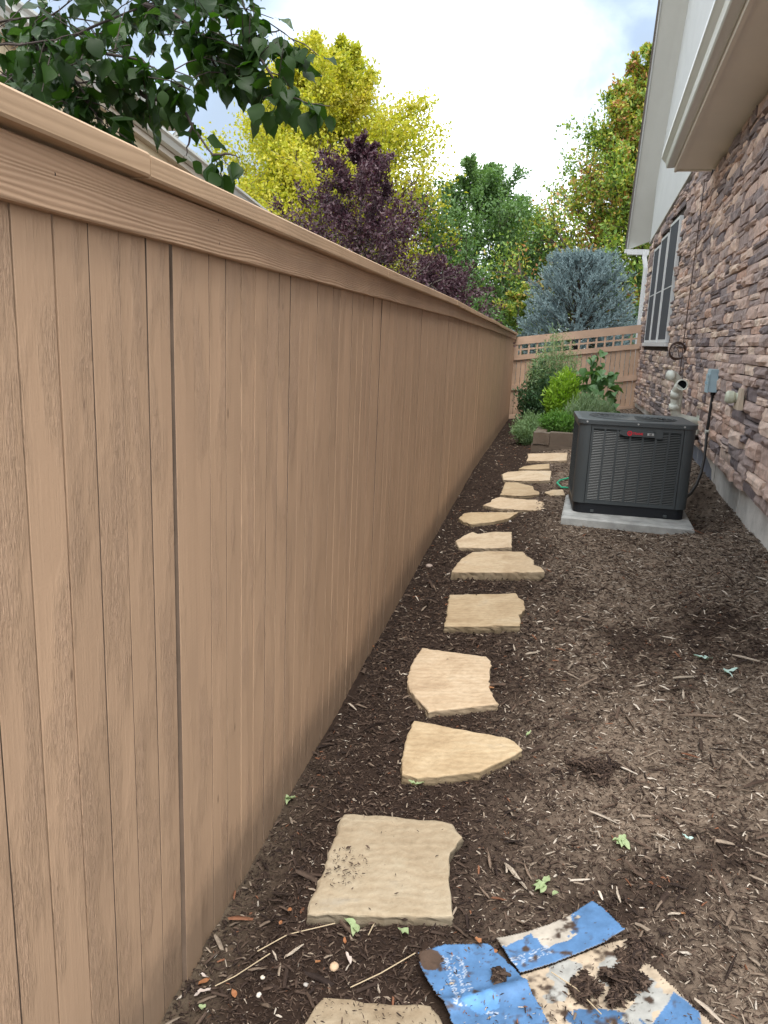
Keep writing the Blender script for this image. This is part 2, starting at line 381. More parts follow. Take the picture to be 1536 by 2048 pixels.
CARD_B=[(-0.092,1.569),(-0.024,1.604),(0.021,1.633),(0.063,1.664),(0.094,1.697),(0.121,1.725),(0.153,1.689),(0.192,1.634),(0.153,1.594),(0.089,1.55),(0.027,1.51),(-0.03,1.477),(-0.061,1.522)]
CARD_C=[(-0.033,1.476),(0.027,1.51),(0.089,1.554),(0.153,1.6),(0.202,1.623),(0.243,1.555),(0.288,1.491),(0.337,1.418),(0.376,1.349),(0.08,1.289),(0.035,1.365),(0.001,1.421)]
CARD_BLUE=[(0.287,1.479),(0.312,1.453),(0.331,1.429),(0.331,1.398),(0.235,1.383),(0.255,1.419),(0.272,1.447)]
PEBBLE=[(-0.449,1.445),(-0.606,1.394),(-0.941,4.858),(-0.593,1.344),(-0.483,1.392),(-0.384,2.001),(-0.543,6.119),(-0.496,1.385)]
WEEDS=[(-0.44,1.58),(-0.302,1.561),(-0.333,1.612),(0.198,1.993),(0.004,1.794),(0.028,1.75),(-0.431,2.222),(-0.825,2.099),(-0.703,1.286),(-0.108,2.558),(0.556,3.283),(0.619,3.141),(0.37,2.012)]
MOUND=[(0.12,2.334),(-0.121,2.299),(0.183,1.515),(0.142,1.677),(0.299,3.539),(0.682,3.71),(0.3,1.84),(0.474,2.002)]
STICK=[(-0.072,1.824),(-0.149,1.877),(-0.557,1.473),(-0.043,1.848),(-0.144,1.746),(0.184,1.77),(0.011,1.928),(0.312,1.717),(-0.236,3.41),(-0.147,3.338),(0.445,2.93),(0.735,3.268),(0.469,3.09),(0.656,4.244),(0.51,2.749)]
LEAF=[(-0.741,1.34),(-0.64,1.32),(-0.445,1.513),(-0.484,1.445),(-0.753,1.367),(-0.63,1.605),(-0.411,1.448),(-0.708,1.331),(-0.63,1.554),(-0.277,2.953),(-0.931,3.41),(0.324,1.722),(-0.124,1.536),(-0.086,1.511)]
LINES=[(-0.649,1.46),(-0.597,1.525),(-0.493,1.582),(-0.703,1.346),(-0.669,1.38),(-0.615,1.457),(-0.392,1.386),(-0.337,1.44),(-0.272,1.51),(0.141,1.391),(0.091,1.447),(0.037,1.486),(-0.398,1.552),(-0.395,1.595)]
PEAR=[[(-2.497,2.3,2.005),(-2.105,2.35,2.229),(-1.863,2.4,2.363),(-1.705,2.45,2.446),(-1.531,2.5,2.521),(-1.459,2.6,2.658)],
[(-2.105,2.35,2.229),(-1.863,2.3,2.28),(-1.696,2.3,2.281),(-1.535,2.25,2.3),(-1.4,2.2,2.297)],
[(-2.105,2.35,2.229),(-1.905,2.4,2.312),(-1.716,2.4,2.268),(-1.549,2.4,2.262),(-1.489,2.45,2.297)],
[(-1.531,2.5,2.521),(-1.423,2.5,2.486),(-1.335,2.5,2.426),(-1.246,2.5,2.397),(-1.136,2.45,2.354),(-1.063,2.4,2.293),(-1.005,2.4,2.215),(-0.931,2.4,2.184),(-0.85,2.4,2.172)],
[(-1.246,2.5,2.397),(-1.194,2.5,2.352),(-1.125,2.5,2.413),(-1.057,2.5,2.424),(-0.99,2.5,2.375)],
[(-1.549,2.4,2.262),(-1.46,2.4,2.208),(-1.38,2.4,2.212),(-1.289,2.3,2.154),(-1.248,2.3,2.09),(-1.19,2.3,2.018),(-1.156,2.3,1.975)],
[(-1.19,2.3,2.018),(-1.131,2.3,2.02),(-1.098,2.3,2.01)],
[(-1.256,2.3,2.111),(-1.268,2.3,2.062),(-1.279,2.3,2.017)],
[(-1.863,2.4,2.363),(-1.896,2.4,2.431),(-1.779,2.4,2.483),(-1.665,2.4,2.548)],
[(-1.696,2.3,2.281),(-1.628,2.3,2.2),(-1.612,2.3,2.163),(-1.56,2.3,2.111),(-1.516,2.3,2.089)],
[(-2.489,2.7,2.565),(-2.218,2.7,2.585),(-2.024,2.7,2.591),(-1.777,2.7,2.546),(-1.578,2.7,2.504)],
[(-1.535,2.25,2.3),(-1.431,2.3,2.291),(-1.346,2.3,2.246),(-1.263,2.3,2.202)],
[(-1.335,2.5,2.426),(-1.282,2.5,2.333),(-1.229,2.5,2.287),(-1.15,2.5,2.299),(-1.098,2.5,2.275)],
[(-2.331,2.5,2.644),(-2.168,2.6,2.674),(-1.922,2.6,2.658),(-1.584,2.5,2.611),(-1.333,2.5,2.58),(-1.263,2.5,2.505)],
[(-2.127,2.1,2.256),(-1.869,2.1,2.286),(-1.696,2.1,2.278),(-1.578,2.1,2.285),(-1.513,2.15,2.325)],
[(-1.22,2.5,2.587),(-1.194,2.5,2.53),(-1.168,2.5,2.472)],
[(-2.105,2.35,2.229),(-1.94,2.3,2.268),(-1.828,2.3,2.235),(-1.738,2.3,2.189),(-1.666,2.3,2.165)]]


# ------------------------------------------------------------------ ground
FY = [-2, 1.25, 2.9, 6.1, 9.2, 14.4, 16.2]; FX = [-.60, -.785, -.885, -1.10, -1.29, -1.52, -1.60]
def fx(y): return np.interp(y, FY, FX)
def gz0(x, y): return .155*np.clip(np.asarray(x)-fx(y), 0, 2.7)
MNDH = [(.06, .025), (.05, .015), (.09, .0), (.07, .018), (.12, .02), (.14, .018), (.08, .012), (.08, .012)]
def gz(x, y):
    x = np.asarray(x, float); y = np.asarray(y, float)
    z = gz0(x, y)+.03*(fbm(x*2.2, y*2.2, 4, 3)-.5)
    for (mx_, my_), (rad, h) in zip(MOUND, MNDH):
        z = z+h*np.exp(-(((x-mx_)/rad)**2+((y-my_)/(rad*1.1))**2))
    d = np.maximum(np.abs(x-.34)-.5, np.abs(y-6.3)-.52)                     # levelled round the pad
    k = np.clip(1-d/.35, 0, 1); k = k*k*(3-2*k)
    return z*(1-k)+.175*k
gm = mat_plain('bare_soil', (.10, .08, .06), .95, .3, 4, .5, 30, .02)
b = MB(); b.add([(-400, -400, -.04), (400, -400, -.04), (400, 400, -.04), (-400, 400, -.04)], [(0, 1, 2, 3)])
b.build('ground', gm, kind='structure')
def litter_tint(x, y):
    """0 = dark damp fine mulch, 1 = dry pale shredded litter"""
    t = np.clip((x-fx(y)-.55)/.5, 0, 1)*(.45+.55*np.clip((fbm(x*3.1+4, y*2.3, 4, 9)-.32)*4.5, 0, 1))
    t = t+.8*np.clip(1.2-np.hypot((x-.72)/.65, (y-4.95)/.95), 0, 1)
    for (mx_, my_), (rad, h) in zip(MOUND, MNDH):
        t = t*(1-.85*np.clip(1.6-np.hypot(x-mx_, (y-my_)*.9)/rad*.75-1.6*(fbm(x*14, y*14, 4, 77)-.35), 0, 1))
    t = t*(1-.85*np.exp(-((y-3.35)/.22)**2)*(x > .2)*np.clip(fbm(x*6, y*6, 3, 31)*1.6, 0, 1))
    return np.clip(t, 0, 1)
def heightfield():
    ys = np.concatenate([np.arange(-2, .9, .1), np.arange(.9, 4, .014), np.arange(4, 8, .03), np.arange(8, 17.2, .08)])
    us = np.linspace(0, 1, 200)
    Y, U = np.meshgrid(ys, us, indexing='ij'); X0 = fx(Y)-.08; X = X0+U*(1.62-X0)
    Z = gz(X, Y)+.011*(fbm(X*38, Y*38, 4, 5)-.5)+.007*(fbm(X*120, Y*120, 2, 8)-.5)
    n, m = Y.shape; idx = np.arange(n*m).reshape(n, m)
    F = np.stack([idx[:-1, :-1], idx[:-1, 1:], idx[1:, 1:], idx[1:, :-1]], -1).reshape(-1, 4)
    t = litter_tint(X, Y)[..., None]; k = fbm(X*60, Y*60, 3, 21)[..., None]
    c = np.array([.032, .021, .016])*(1-t)+np.array([.18, .138, .105])*t
    edge = np.clip(1-(X-fx(Y))/.16, 0, 1)[..., None]*np.clip((2.6-Y)/1.2, 0, 1)[..., None]
    c = c*(1-edge)+np.array([.12, .092, .066])*edge
    c = c*(.55+.9*k); col = np.concatenate([c, np.ones_like(t)], -1).reshape(-1, 4)
    return np.stack([X, Y, Z], -1).reshape(-1, 3), F, col
V, F, C = heightfield()
obj_np('mulch_bed', V, F, mat_vcol('damp_mulch', .95, .6, 160, .006, .1), smooth=True, col=C, kind='structure')

PAL = np.array([(.026, .017, .014), (.040, .026, .020), (.060, .040, .030), (.092, .063, .047), (.15, .112, .084), (.25, .20, .155), (.38, .32, .26), (.52, .46, .39), (.18, .08, .045)])
def chips(n, xr, yr, lmed, name, dark_bias=0., zoff=0., poly=None, seed=1, wr=(.10, .30), bounds=None, label='', pal=None, curl=True):
    rs = np.random.RandomState(seed)
    y = yr[0]+(yr[1]-yr[0])*rs.rand(n)**1.15; x = xr[0]+(xr[1]-xr[0])*rs.rand(n)
    if callable(bounds): ok = bounds(x, y)
    else: ok = np.ones(n, bool)
    if poly is not None: ok &= inpoly(x, y, poly)
    x = x[ok]; y = y[ok]; n = len(x)
    t = litter_tint(x, y) if pal is None else np.full(n, 0.)
    L = lmed*np.exp(rs.randn(n)*.45)*(1+.25*t); L = np.minimum(L, lmed*3.2); W = L*(wr[0]+(wr[1]-wr[0])*rs.rand(n))*(1-.35*t); T = np.minimum(W*.5, .003)
    az = rs.rand(n)*2*pi; el = rs.randn(n)*.22; ro = rs.randn(n)*.5
    ux = np.stack([np.cos(az)*np.cos(el), np.sin(az)*np.cos(el), np.sin(el)], -1)
    sx = np.stack([-np.sin(az)*np.cos(ro), np.cos(az)*np.cos(ro), np.sin(ro)], -1)
    nz = np.cross(ux, sx)
    z = gz(x, y)+zoff+L*np.abs(np.sin(el))*.4+rs.rand(n)*.006
    P = np.stack([x, y, z], -1)
    # six-vertex bent sliver: pointed ends, ridge
    def pt(a, b_, c): return P+ux*(L*a)[:, None]+sx*(W*b_)[:, None]+nz*(T*c)[:, None]
    j = lambda s: s*(.75+.5*rs.rand(n))
    V = np.stack([pt(-.5*np.ones(n), j(-.25), 0), pt(-.42*np.ones(n), j(.45), .2), pt(j(.1), j(-.5), .7+rs.rand(n)), pt(j(-.1), j(.5), .9), pt(.5*np.ones(n), j(-.2), .1), pt(.44*np.ones(n), j(.3), 0), pt(0*np.ones(n), 0*W, -1.2)], 1).reshape(-1, 3)
    q = np.array([(0, 2, 1), (1, 2, 3), (2, 4, 3), (3, 4, 5), (0, 6, 2), (2, 6, 4), (1, 3, 6), (3, 5, 6)])
    F = (q[None]+(np.arange(n)*7)[:, None, None]).reshape(-1, 3)
    r = rs.rand(n)
    if pal is None:
        p_d = 1-t*.8
        k = np.where(rs.rand(n) < p_d, np.searchsorted([.20, .46, .74, .90, .965, .988, .996], r), np.searchsorted([.03, .12, .28, .50, .70, .86, .955], r))
        k = np.where(rs.rand(n) < .012, 8, k)
        c = PAL[np.clip(k, 0, 8)]
    else: c = np.array(pal)[rs.randint(0, len(pal), n)]
    c = c*(.8+.4*rs.rand(n))[:, None]
    C = np.repeat(np.concatenate([c, np.ones((n, 1))], 1), 7, 0)
    return V, F, C
def off_card(x, y): return ~(inpoly(x, y, CARD_A) | inpoly(x, y, CARD_B) | inpoly(x, y, CARD_C))
def inbed(x, y): return (x > fx(y)+.005) & (x < 1.12) & off_card(x, y) & ~((np.abs(x-.34) < .47) & (np.abs(y-6.3) < .5))
M_CHIP = mat_vcol('wood_chip', .85, .4, 300, .001, .2)
for nm, args in dict(
    bark_chips=dict(n=82000, xr=(-.85, 1.15), yr=(1.0, 3.1), lmed=.0098, seed=11),
    far_bark_chips=dict(n=58000, xr=(-1.15, 1.15), yr=(3.1, 6.3), lmed=.0145, seed=12),
    distant_bark_chips=dict(n=26000, xr=(-1.6, 1.15), yr=(6.3, 15.4), lmed=.022, seed=13),
    large_bark_chips=dict(n=2600, xr=(-.9, 1.15), yr=(.9, 5.5), lmed=.032, seed=14, zoff=.006, wr=(.12, .24))).items():
    V, F, C = chips(name=nm, bounds=inbed, **args)
    obj_np(nm, V, F, M_CHIP, col=C, kind='stuff', label='shredded brown bark mulch scattered over the side yard', cat='mulch')
def heap(nm, label, cx, cy, rad, h, n, seed, sx=1.):
    rs = np.random.RandomState(seed)
    a = rs.rand(n)*2*pi; r = np.sqrt(rs.rand(n))*rad; x = cx+np.cos(a)*r*sx; y = cy+np.sin(a)*r
    box = (x.min(), x.max(), y.min(), y.max())
    V, F, C = chips(n*2, (box[0], box[1]), (box[2], box[3]), .012, nm, seed=seed, pal=PAL[:4], bounds=lambda X, Y: (((X-cx)/(rad*sx))**2+((Y-cy)/rad)**2) < (2.8*fbm(X*20, Y*20, 4, seed)-1.0))
    d = np.hypot((V[:, 0]-cx)/sx, V[:, 1]-cy)/rad
    V[:, 2] += h*np.clip(1-d*d, 0, 1)*np.repeat(rs.rand(len(V)//7), 7)
    return V, F, C

# ------------------------------------------------------------------ flagstones
def mat_flag():
    m = material('buff_sandstone', (.55, .42, .25), .8, .25); g = NG(m)
    co = g.coord(rnd=True)
    n = g.noise(co, 5, 6, .6, .6); n2 = g.noise(co, 40, 5, .65)
    w_ = g.n('ShaderNodeTexWave', wave_type='BANDS', bands_direction='Y'); w_.inputs['Scale'].default_value = 9; w_.inputs['Distortion'].default_value = 8; w_.inputs['Detail'].default_value = 3; w_.inputs['Detail Scale'].default_value = 1.1
    g.l(co, w_.inputs[0])
    c = g.ramp(n, [(.25, (.30, .235, .155)), (.45, (.385, .315, .215)), (.62, (.43, .365, .26)), (.8, (.35, .32, .26))])
    a = g.n('ShaderNodeAttribute', attribute_name='Col')
    c = g.mixc(1, c, a.outputs['Color'], 'MULTIPLY')
    c = g.mixc(.3, c, g.ramp(w_.outputs[0], [(0, (.86, .8, .72)), (1, (1.1, 1.1, 1.08))]), 'MULTIPLY')
    c = g.mixc(.7, c, g.ramp(n2, [(.3, (.8, .78, .75)), (.6, (1.06, 1.06, 1.06))]), 'MULTIPLY')
    g.col(c); b_ = g.bump(w_.outputs[0], .13, .006); g.nrm(g.bump(n2, .7, .005, b_)); return m
M_FLAG = mat_flag()
FLAG_LABELS = ['cropped grey-buff flagstone at the bottom edge, left of the torn blue cardboard',
 'large squarish greyish flagstone dusted with mulch, nearest whole stone',
 'buff flagstone tapering to a point on the right, above the greyish square stone',
 'rippled five-sided buff flagstone with a notched lower left corner',
 'wavy-grained rectangular flagstone with a knobbly right side',
 'wide half-round flagstone with a thick straight front edge',
 'small buff flagstone with a straight right side and ragged left side',
 'narrow leaf-shaped flagstone with its point towards the right, close to the fence',
 'long low flagstone stretching towards the front corner of the air conditioner pad',
 'small flagstone with a hooked tail on its right, behind the long one',
 'small pinkish stone fragment against the air conditioner pad',
 'broad pale flagstone left of the green hose',
 'thin sliver of flagstone just behind the broad pale one',
 'rectangular flagstone in front of the timber planter, farthest of the path']
def flagstone(i, poly):
    rs = random.Random(100+i); cx = sum(p[0] for p in poly)/len(poly); cy = sum(p[1] for p in poly)/len(poly)
    pts = []
    for k in range(len(poly)):
        a = poly[k]; c = poly[(k+1) % len(poly)]; n = max(1, int(math.hypot(a[0]-c[0], a[1]-c[1])/.022))
        for q in range(n):
            t = q/n; j = .0035 if q else .001
            pts.append((a[0]*(1-t)+c[0]*t+rs.uniform(-j, j), a[1]*(1-t)+c[1]*t+rs.uniform(-j, j)))
    n = len(pts); tilt = rs.uniform(-.01, .01)
    zc = float(gz0(cx, cy)); th = .030 if i not in (5,) else .05
    slope = .155
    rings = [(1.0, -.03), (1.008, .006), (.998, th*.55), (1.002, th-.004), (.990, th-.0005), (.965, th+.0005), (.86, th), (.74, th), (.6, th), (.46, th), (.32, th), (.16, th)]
    V = []; C = []
    gr = [(1.1, 1.08, 1.08), (1.24, 1.25, 1.32), (1.08, 1.04, .98), (1.2, 1.17, 1.2), (1.0, .97, .93)][i % 5] if i > 1 else ((.84, .86, .90) if i == 1 else (.74, .75, .78))
    for ri, (s, z) in enumerate(rings):
        for (x, y) in pts:
            X = cx+(x-cx)*s; Y = cy+(y-cy)*s
            zz = z+zc+slope*(X-cx)+tilt*(Y-cy)
            if ri in (1, 2, 3): k2 = .007*(mnoise.noise(Vector((X*60, Y*60, ri*3)))); X += k2; Y += k2
            if ri >= 3: zz += .0026*mnoise.noise(Vector((X*11, Y*13, i)))+.0005*sin(Y*70+5*mnoise.noise(Vector((X*5, Y*5, i))))*(.4 if i < 2 else 1)+.002*mnoise.noise(Vector((X*70, Y*70, i)))
            V.append((X, Y, zz))
            sh = (.34, .42, .5, .72)[ri] if ri < 4 else 1  # side rings darkened: painted shade together with soil staining
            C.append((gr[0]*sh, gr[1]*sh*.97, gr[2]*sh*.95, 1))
    V.append((cx, cy, zc+th)); C.append((*gr, 1))
    Fc = [(r*n+k, r*n+(k+1) % n, (r+1)*n+(k+1) % n, (r+1)*n+k) for r in range(len(rings)-1) for k in range(n)]
    e = (len(rings)-1)*n; Fc += [(e+k, e+(k+1) % n, len(V)-1) for k in range(n)]
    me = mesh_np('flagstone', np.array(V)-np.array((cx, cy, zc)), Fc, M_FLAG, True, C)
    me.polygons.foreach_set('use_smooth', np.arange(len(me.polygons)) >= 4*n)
    o = bpy.data.objects.new('flagstone', me); link(o); o.location = (cx, cy, zc)
    props(o, FLAG_LABELS[i], 'flagstone', 'stepping stones along the fence')
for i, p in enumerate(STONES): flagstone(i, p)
# crumbs of mulch lying on the nearest stones
V1, F1, C1 = chips(1500, (-.62, -.2), (1.58, 2.03), .007, 'c', seed=31, pal=PAL[:4], zoff=.036, bounds=lambda x, y: inpoly(x, y, STONES[1]) & (((np.hypot((x+.535)/.9, (y-1.77)/1.1) < .05+.05*fbm(x*30, y*30, 3, 2)) | (np.random.RandomState(3).rand(len(x)) < .03))))
obj_np('spilt_mulch', V1, F1, M_CHIP, col=C1, kind='stuff', label='dark mulch crumbs spilt on the large greyish flagstone', cat='mulch')
V1, F1, C1 = chips(500, (-.46, -.14), (1.1, 1.36), .007, 'c', seed=32, pal=PAL[:4], zoff=.036, bounds=lambda x, y: inpoly(x, y, STONES[0]))
obj_np('spilt_mulch', V1, F1, M_CHIP, col=C1, kind='stuff', label='mulch crumbs spilt on the cropped flagstone at the bottom edge', cat='mulch')

# ------------------------------------------------------------------ left fence
FZ = [(-2, 1.735), (3, 1.735), (5.8, 1.75), (10, 1.725), (11.5, 1.70), (14.6, 1.655), (16.2, 1.63)]
def capz(y): return np.interp(y, [a for a, _ in FZ], [c for _, c in FZ])
fence = thing('plank_fence', 'tall brown painted board fence with cap rail running along the left side', 'fence', (-.785, 1.25, 0))
FB = WL[fence]
def fdir(y): return atan2(float(fx(y+.05)-fx(y-.05)), .1)
def picket_mesh(k):
    rs = random.Random(k+50); w_ = .0875/2; t_ = .017; ch = .0007
    rows = [-.05, .4, .85, 1.3, 1.72]; v = []
    for z in rows:
        j = [rs.uniform(-.0009, .0009) for _ in range(2)]; bow = rs.uniform(-.0012, .0012)
        prof = [(-t_, -w_+j[0]), (-ch, -w_+j[0]), (0, -w_+ch+j[0]), (bow, 0), (0, w_-ch+j[1]), (-ch, w_+j[1]), (-t_, w_+j[1])]
        v += [(a, b_, z) for a, b_ in prof]
    m = 7; fs = [(r*m+i, r*m+(i+1) % m, (r+1)*m+(i+1) % m, (r+1)*m+i) for r in range(4) for i in range(m)]
    fs += [tuple(range(m))[::-1], tuple(range(28, 35))]
    me = mesh_np('picket', np.array(v), fs, M_PICK); me.materials.append(M_SEAM)
    if k < 5: me.polygons.foreach_set('material_index', np.array([1 if (q < 28 and q % 7 in (0, 5)) else 0 for q in range(len(fs))]))  # side faces of these variants carry the painted seam shade
    return me
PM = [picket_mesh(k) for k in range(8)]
y = -1.0; k = 0; wedge_at = 1.43
while y < 15.62:
    x = float(fx(y)); o = bpy.data.objects.new('picket', PM[R.randrange(8)]); link(o); o.parent = fence
    dx = R.uniform(-.0007, .0007) if R.random() < .85 else R.uniform(-.0022, .0022)
    o.location = Vector((x+dx, y, 0))-FB
    o.rotation_euler = (R.uniform(-.0008, .0008), R.uniform(-.0006, .0006), -fdir(y)+R.uniform(-.012, .012))
    o.scale = (1, R.uniform(.966, .982), float(capz(y)-.01)/1.72)
    if abs(y-wedge_at) < .05: o.rotation_euler[0] = -.006; o.location.x += .010; o.rotation_euler[1] = -.006
    y += .0889; k += 1
joints = [-1.7, .71, 3.15, 5.6, 8.03, 10.47, 12.9, 15.62]
def board_run(nm, y0, y1, prof, mat, zf, off=0, dz0=0, dz1=0):
    mb = MB(); path = []; n = max(2, int((y1-y0)/.3))
    for q in range(n+1):
        yy = y0+.0015+(y1-y0-.003)*q/n; xx = float(fx(yy)); a = fdir(yy)
        A = Vector((cos(a), -sin(a), 0)); t = q/n
        path.append((Vector((xx+off, yy, float(zf(yy))+dz0*(1-t)+dz1*t+.002*mnoise.noise(Vector((yy*1.5, 3, 0))))), A, Vector((0, 0, 1))))
    mb.extr(prof, path)
    c = Vector((float(fx((y0+y1)/2)), (y0+y1)/2, 0)); V = np.concatenate(mb.v)-np.array(c)
    o = bpy.data.objects.new(nm, mesh_np(nm, V, mb.f, mat)); link(o); o.parent = fence; o.location = c-FB; return o
for i in range(len(joints)-1):
    j = R.uniform(-.003, .003)
    board_run('face_board', joints[i], joints[i+1], [(.003, -.083), (.0205, -.083), (.022, -.081), (.022, -.002), (.0205, 0), (.003, 0)], M_FACE, capz, R.uniform(-.0006, .0012), j, -j*.5)
cj = [-1.9, 1.2, 3.17, 5.83, 8.3, 10.9, 13.3, 15.64]
for i in range(len(cj)-1):
    d0, d1 = R.uniform(-.002, .004), R.uniform(-.002, .004)
    board_run('cap_board', cj[i], cj[i+1], [(-.075, 0), (.047, 0), (.050, .004), (.050, .034), (.046, .038), (-.075, .038)], M_CAP, capz, R.uniform(-.002, .002), d0, d1)
for z_ in (.25, .95, 1.55): 
    board_run('back_rail', -1.0, 15.6, [(-.056, 0), (-.019, 0), (-.019, .085), (-.056, .085)], M_FAR, lambda yy, z_=z_: z_)
nm_ = MB()
for yy, zz in [(1.53, 1.72), (1.535, 1.675), (2.45, 1.715), (2.46, 1.67), (3.02, 1.715), (3.03, 1.675), (4.2, 1.71), (5.3, 1.72), (.98, 1.70)]:
    nm_.tube([(float(fx(yy))+.0215, yy, zz), (float(fx(yy))+.0228, yy, zz)], .0028, 8)
nm_.build('nail_head', material('rusty_nail', (.03, .02, .015), .7), fence)

# ------------------------------------------------------------------ cross fence at the end
CY = 15.66
def cx_z(x): return .14*(x+1.6)
xf = thing('lattice_fence', 'brown cross fence with a lattice strip on top closing the end of the yard', 'fence', (-.4, CY, 0))
XB = WL[xf]
def slanted(nm, x0, x1, z0, z1, y0, y1, mat, gr=1.):
    mb = MB(); v = []
    for x_ in (x0, x1):
        for yy, zz in ((y0, z0), (y1, z0), (y1, z1), (y0, z1)):
            v.append((x_, yy, zz+cx_z(x_)))
    mb.add(v, [(0, 1, 2, 3), (7, 6, 5, 4), (0, 4, 5, 1), (1, 5, 6, 2), (2, 6, 7, 3), (3, 7, 4, 0)])
    return mb.build(nm, mat, xf)
x = -1.60; 
while x < .80:
    slanted('picket', x+.001, x+.0815, -.05, 1.18, CY+.012+R.uniform(-.004, .004), CY+.028, M_FAR); x += .0889
slanted('rail', -1.6, .81, 1.45, 1.60, CY-.030, CY+.012, M_FARX)
slanted('rail', -1.6, .81, 1.155, 1.25, CY-.026, CY+.010, M_FARX)
slanted('rail', -1.6, .81, .565, .665, CY-.028, CY+.010, M_FARX)
slanted('rail', -1.6, .81, -.01, .085, CY-.028, CY+.010, M_FARX)
x = -1.47
while x < .70:
    slanted('lattice_slat', x, x+.036, 1.252, 1.448, CY-.012, CY-.004, M_FARX); x += .158
slanted('lattice_slat', -1.5, .72, 1.335, 1.368, CY-.003, CY+.005, M_FARX)
slanted('fence_post', -1.6, -1.5, 1.252, 1.448, CY-.02, CY+.006, M_FARX); slanted('fence_post', .71, .81, 1.252, 1.448, CY-.02, CY+.006, M_FARX)
slanted('kick_board', -1.6, .81, -.2, -.012, CY-.004, CY+.010, M_FARX)

# ------------------------------------------------------------------ the stone house
house = thing('stone_house', 'stone-veneered house wall with pale siding, soffits and tall windows on the right', 'house', (1.08, 8, 0))
HB = WL[house]
WX = 1.08; CYR = 10.4; PA = Vector((1.08, 10.4, 0)); PB = Vector((.79, 15.95, 0))
AD = (PB-PA).normalized(); AL = (PB-PA).length; AN = Vector((-AD.y, AD.x, 0))      # outward normal, toward the yard
def aw(s, z, out=0.): p = PA+AD*s+AN*out; return Vector((p.x, p.y, z))
def sy(yv): return (yv-PA.y)/AD.y
STB = .56                                                 # bottom of the stone veneer
def bound(s): return 3.91-.0905*s                          # top of stone on the far wall
mb = MB(); mb.bbox((WX+.03, 1.5, STB-.01), (WX+.25, CYR, 3.9)); mb.build('wall', M_MORTAR, house)
mb = MB(); v = []
for s in (0, AL):
    for o_ in (-.03, -.25):
        for z in (STB-.08, bound(s)): v.append(aw(s, z, o_))
mb.add([tuple(p) for p in v], [(0, 1, 5, 4), (2, 6, 7, 3), (0, 2, 3, 1), (4, 5, 7, 6), (1, 3, 7, 5), (0, 4, 6, 2)]); mb.build('wall', M_MORTAR, house)
mb = MB(); mb.bbox((WX+.035, 1.5, -.3), (WX+.22, CYR, STB-.002)); v = []
for s in (0, AL):
    for o_ in (-.035, -.22):
        for z in (-.3, STB-.04): v.append(aw(s, z, o_))
mb.add([tuple(p) for p in v], [(0, 1, 5, 4), (2, 6, 7, 3), (0, 2, 3, 1), (4, 5, 7, 6), (1, 3, 7, 5), (0, 4, 6, 2)])
for yy in (3.6, 4.85, 6.05, 7.28, 8.5): mb.bbox((WX+.030, yy, -.25), (WX+.0352, yy+.012, STB-.02))
mb.build('foundation', M_CONC, house)
mb = MB(); mb.add([(WX+.031, 7.35, .24), (WX+.031, 7.5, .45), (WX+.031, 8.0, .52), (WX+.031, 9.2, .50), (WX+.031, 9.2, .2),
                   (WX+.034, 7.35, .24), (WX+.034, 7.5, .45), (WX+.034, 8.0, .52), (WX+.034, 9.2, .50), (WX+.034, 9.2, .2)],
                  [(4, 3, 2, 1, 0), (5, 6, 7, 8, 9), (0, 1, 6, 5), (1, 2, 7, 6), (2, 3, 8, 7)]); mb.build('damp_proofing', mat_plain('bitumen_coat', (.13, .15, .19), .6, .15, 10), house, label='blue-grey damp-proof coating patch on the foundation')
# stones: unit variants (x along wall, y outward, z up), all with their own knobbly face
def unit_stone(k):
    rs = random.Random(k*7+3); n = 4; v = []; xs = [-.5, -.2, .18, .5]; zs = [-.5, -.15, .2, .5]
    tx, tz = rs.uniform(-.35, .35), rs.uniform(-.3, .3)
    for zi, z in enumerate(zs):
        for xi, x_ in enumerate(xs):
            e = (xi in (0, 3)) + (zi in (0, 3))
            v.append((x_*(.985-.02*(zi in (0, 3))*rs.random())+rs.uniform(-.018, .018), .72-.16*e*rs.uniform(.5, 1.3)+tx*x_*.6+tz*z*.6+rs.uniform(-.17, .17), z*(.975)+rs.uniform(-.05, .05)*(1 if e else 1)))
    fs = [(zi*4+xi, zi*4+xi+1, zi*4+xi+5, zi*4+xi+4) for zi in range(3) for xi in range(3)]
    ring = [0, 1, 2, 3, 7, 11, 15, 14, 13, 12, 8, 4]; m = len(v)
    for i in ring: v.append((v[i][0], -.3, v[i][2]))
    L = len(ring); fs += [(ring[(i+1) % L], ring[i], m+i, m+(i+1) % L) for i in range(L)]
    return np.array(v), fs
US = [unit_stone(k) for k in range(14)]
def flipf(f_): return [tuple(reversed(q)) for q in f_]
USM = [mesh_np('stone', v_, flipf(f_), M_STONE) for v_, f_ in US]
lay = []                      # (centre vec, dir vec, out normal, length, height, depth)
def lay_wall(P0, D, N, length, z0, ztop, hole, seed, s0=0):
    rs = random.Random(seed); z = z0
    while z < z0+3.5:
        h = rs.choice([.055, .065, .075, .085, .092, .105]); s = s0-rs.uniform(0, .3); step = 0.
        while s < length:
            L_ = rs.choice([.18, .26, .32, .38, .44, .5, .58])*rs.uniform(.85, 1.15)
            a, c = max(s, s0), min(s+L_, length)
            if c-a > .05:
                m = (a+c)/2; zt = ztop(m)
                if z+h*.6 < zt and not hole(a, c, z, z+h):
                    hh = min(h, zt-z)
                    segs = [(z, hh)]
                    if rs.random() < .13: segs = [(z, hh*.48), (z+hh*.52, hh*.48)]
                    for zz, h2 in segs:
                        p = P0+D*m; lay.append((Vector((p.x, p.y, zz+h2/2+rs.uniform(-.004, .004))), D, N, (c-a)*.985, h2*.95, rs.uniform(.020, .066)))
            s += L_
        z += h
WINS = [(12.25, 13.18), (13.34, 14.14), (14.28, 15.02)]; WZ0, WZ1 = 1.60, 3.26
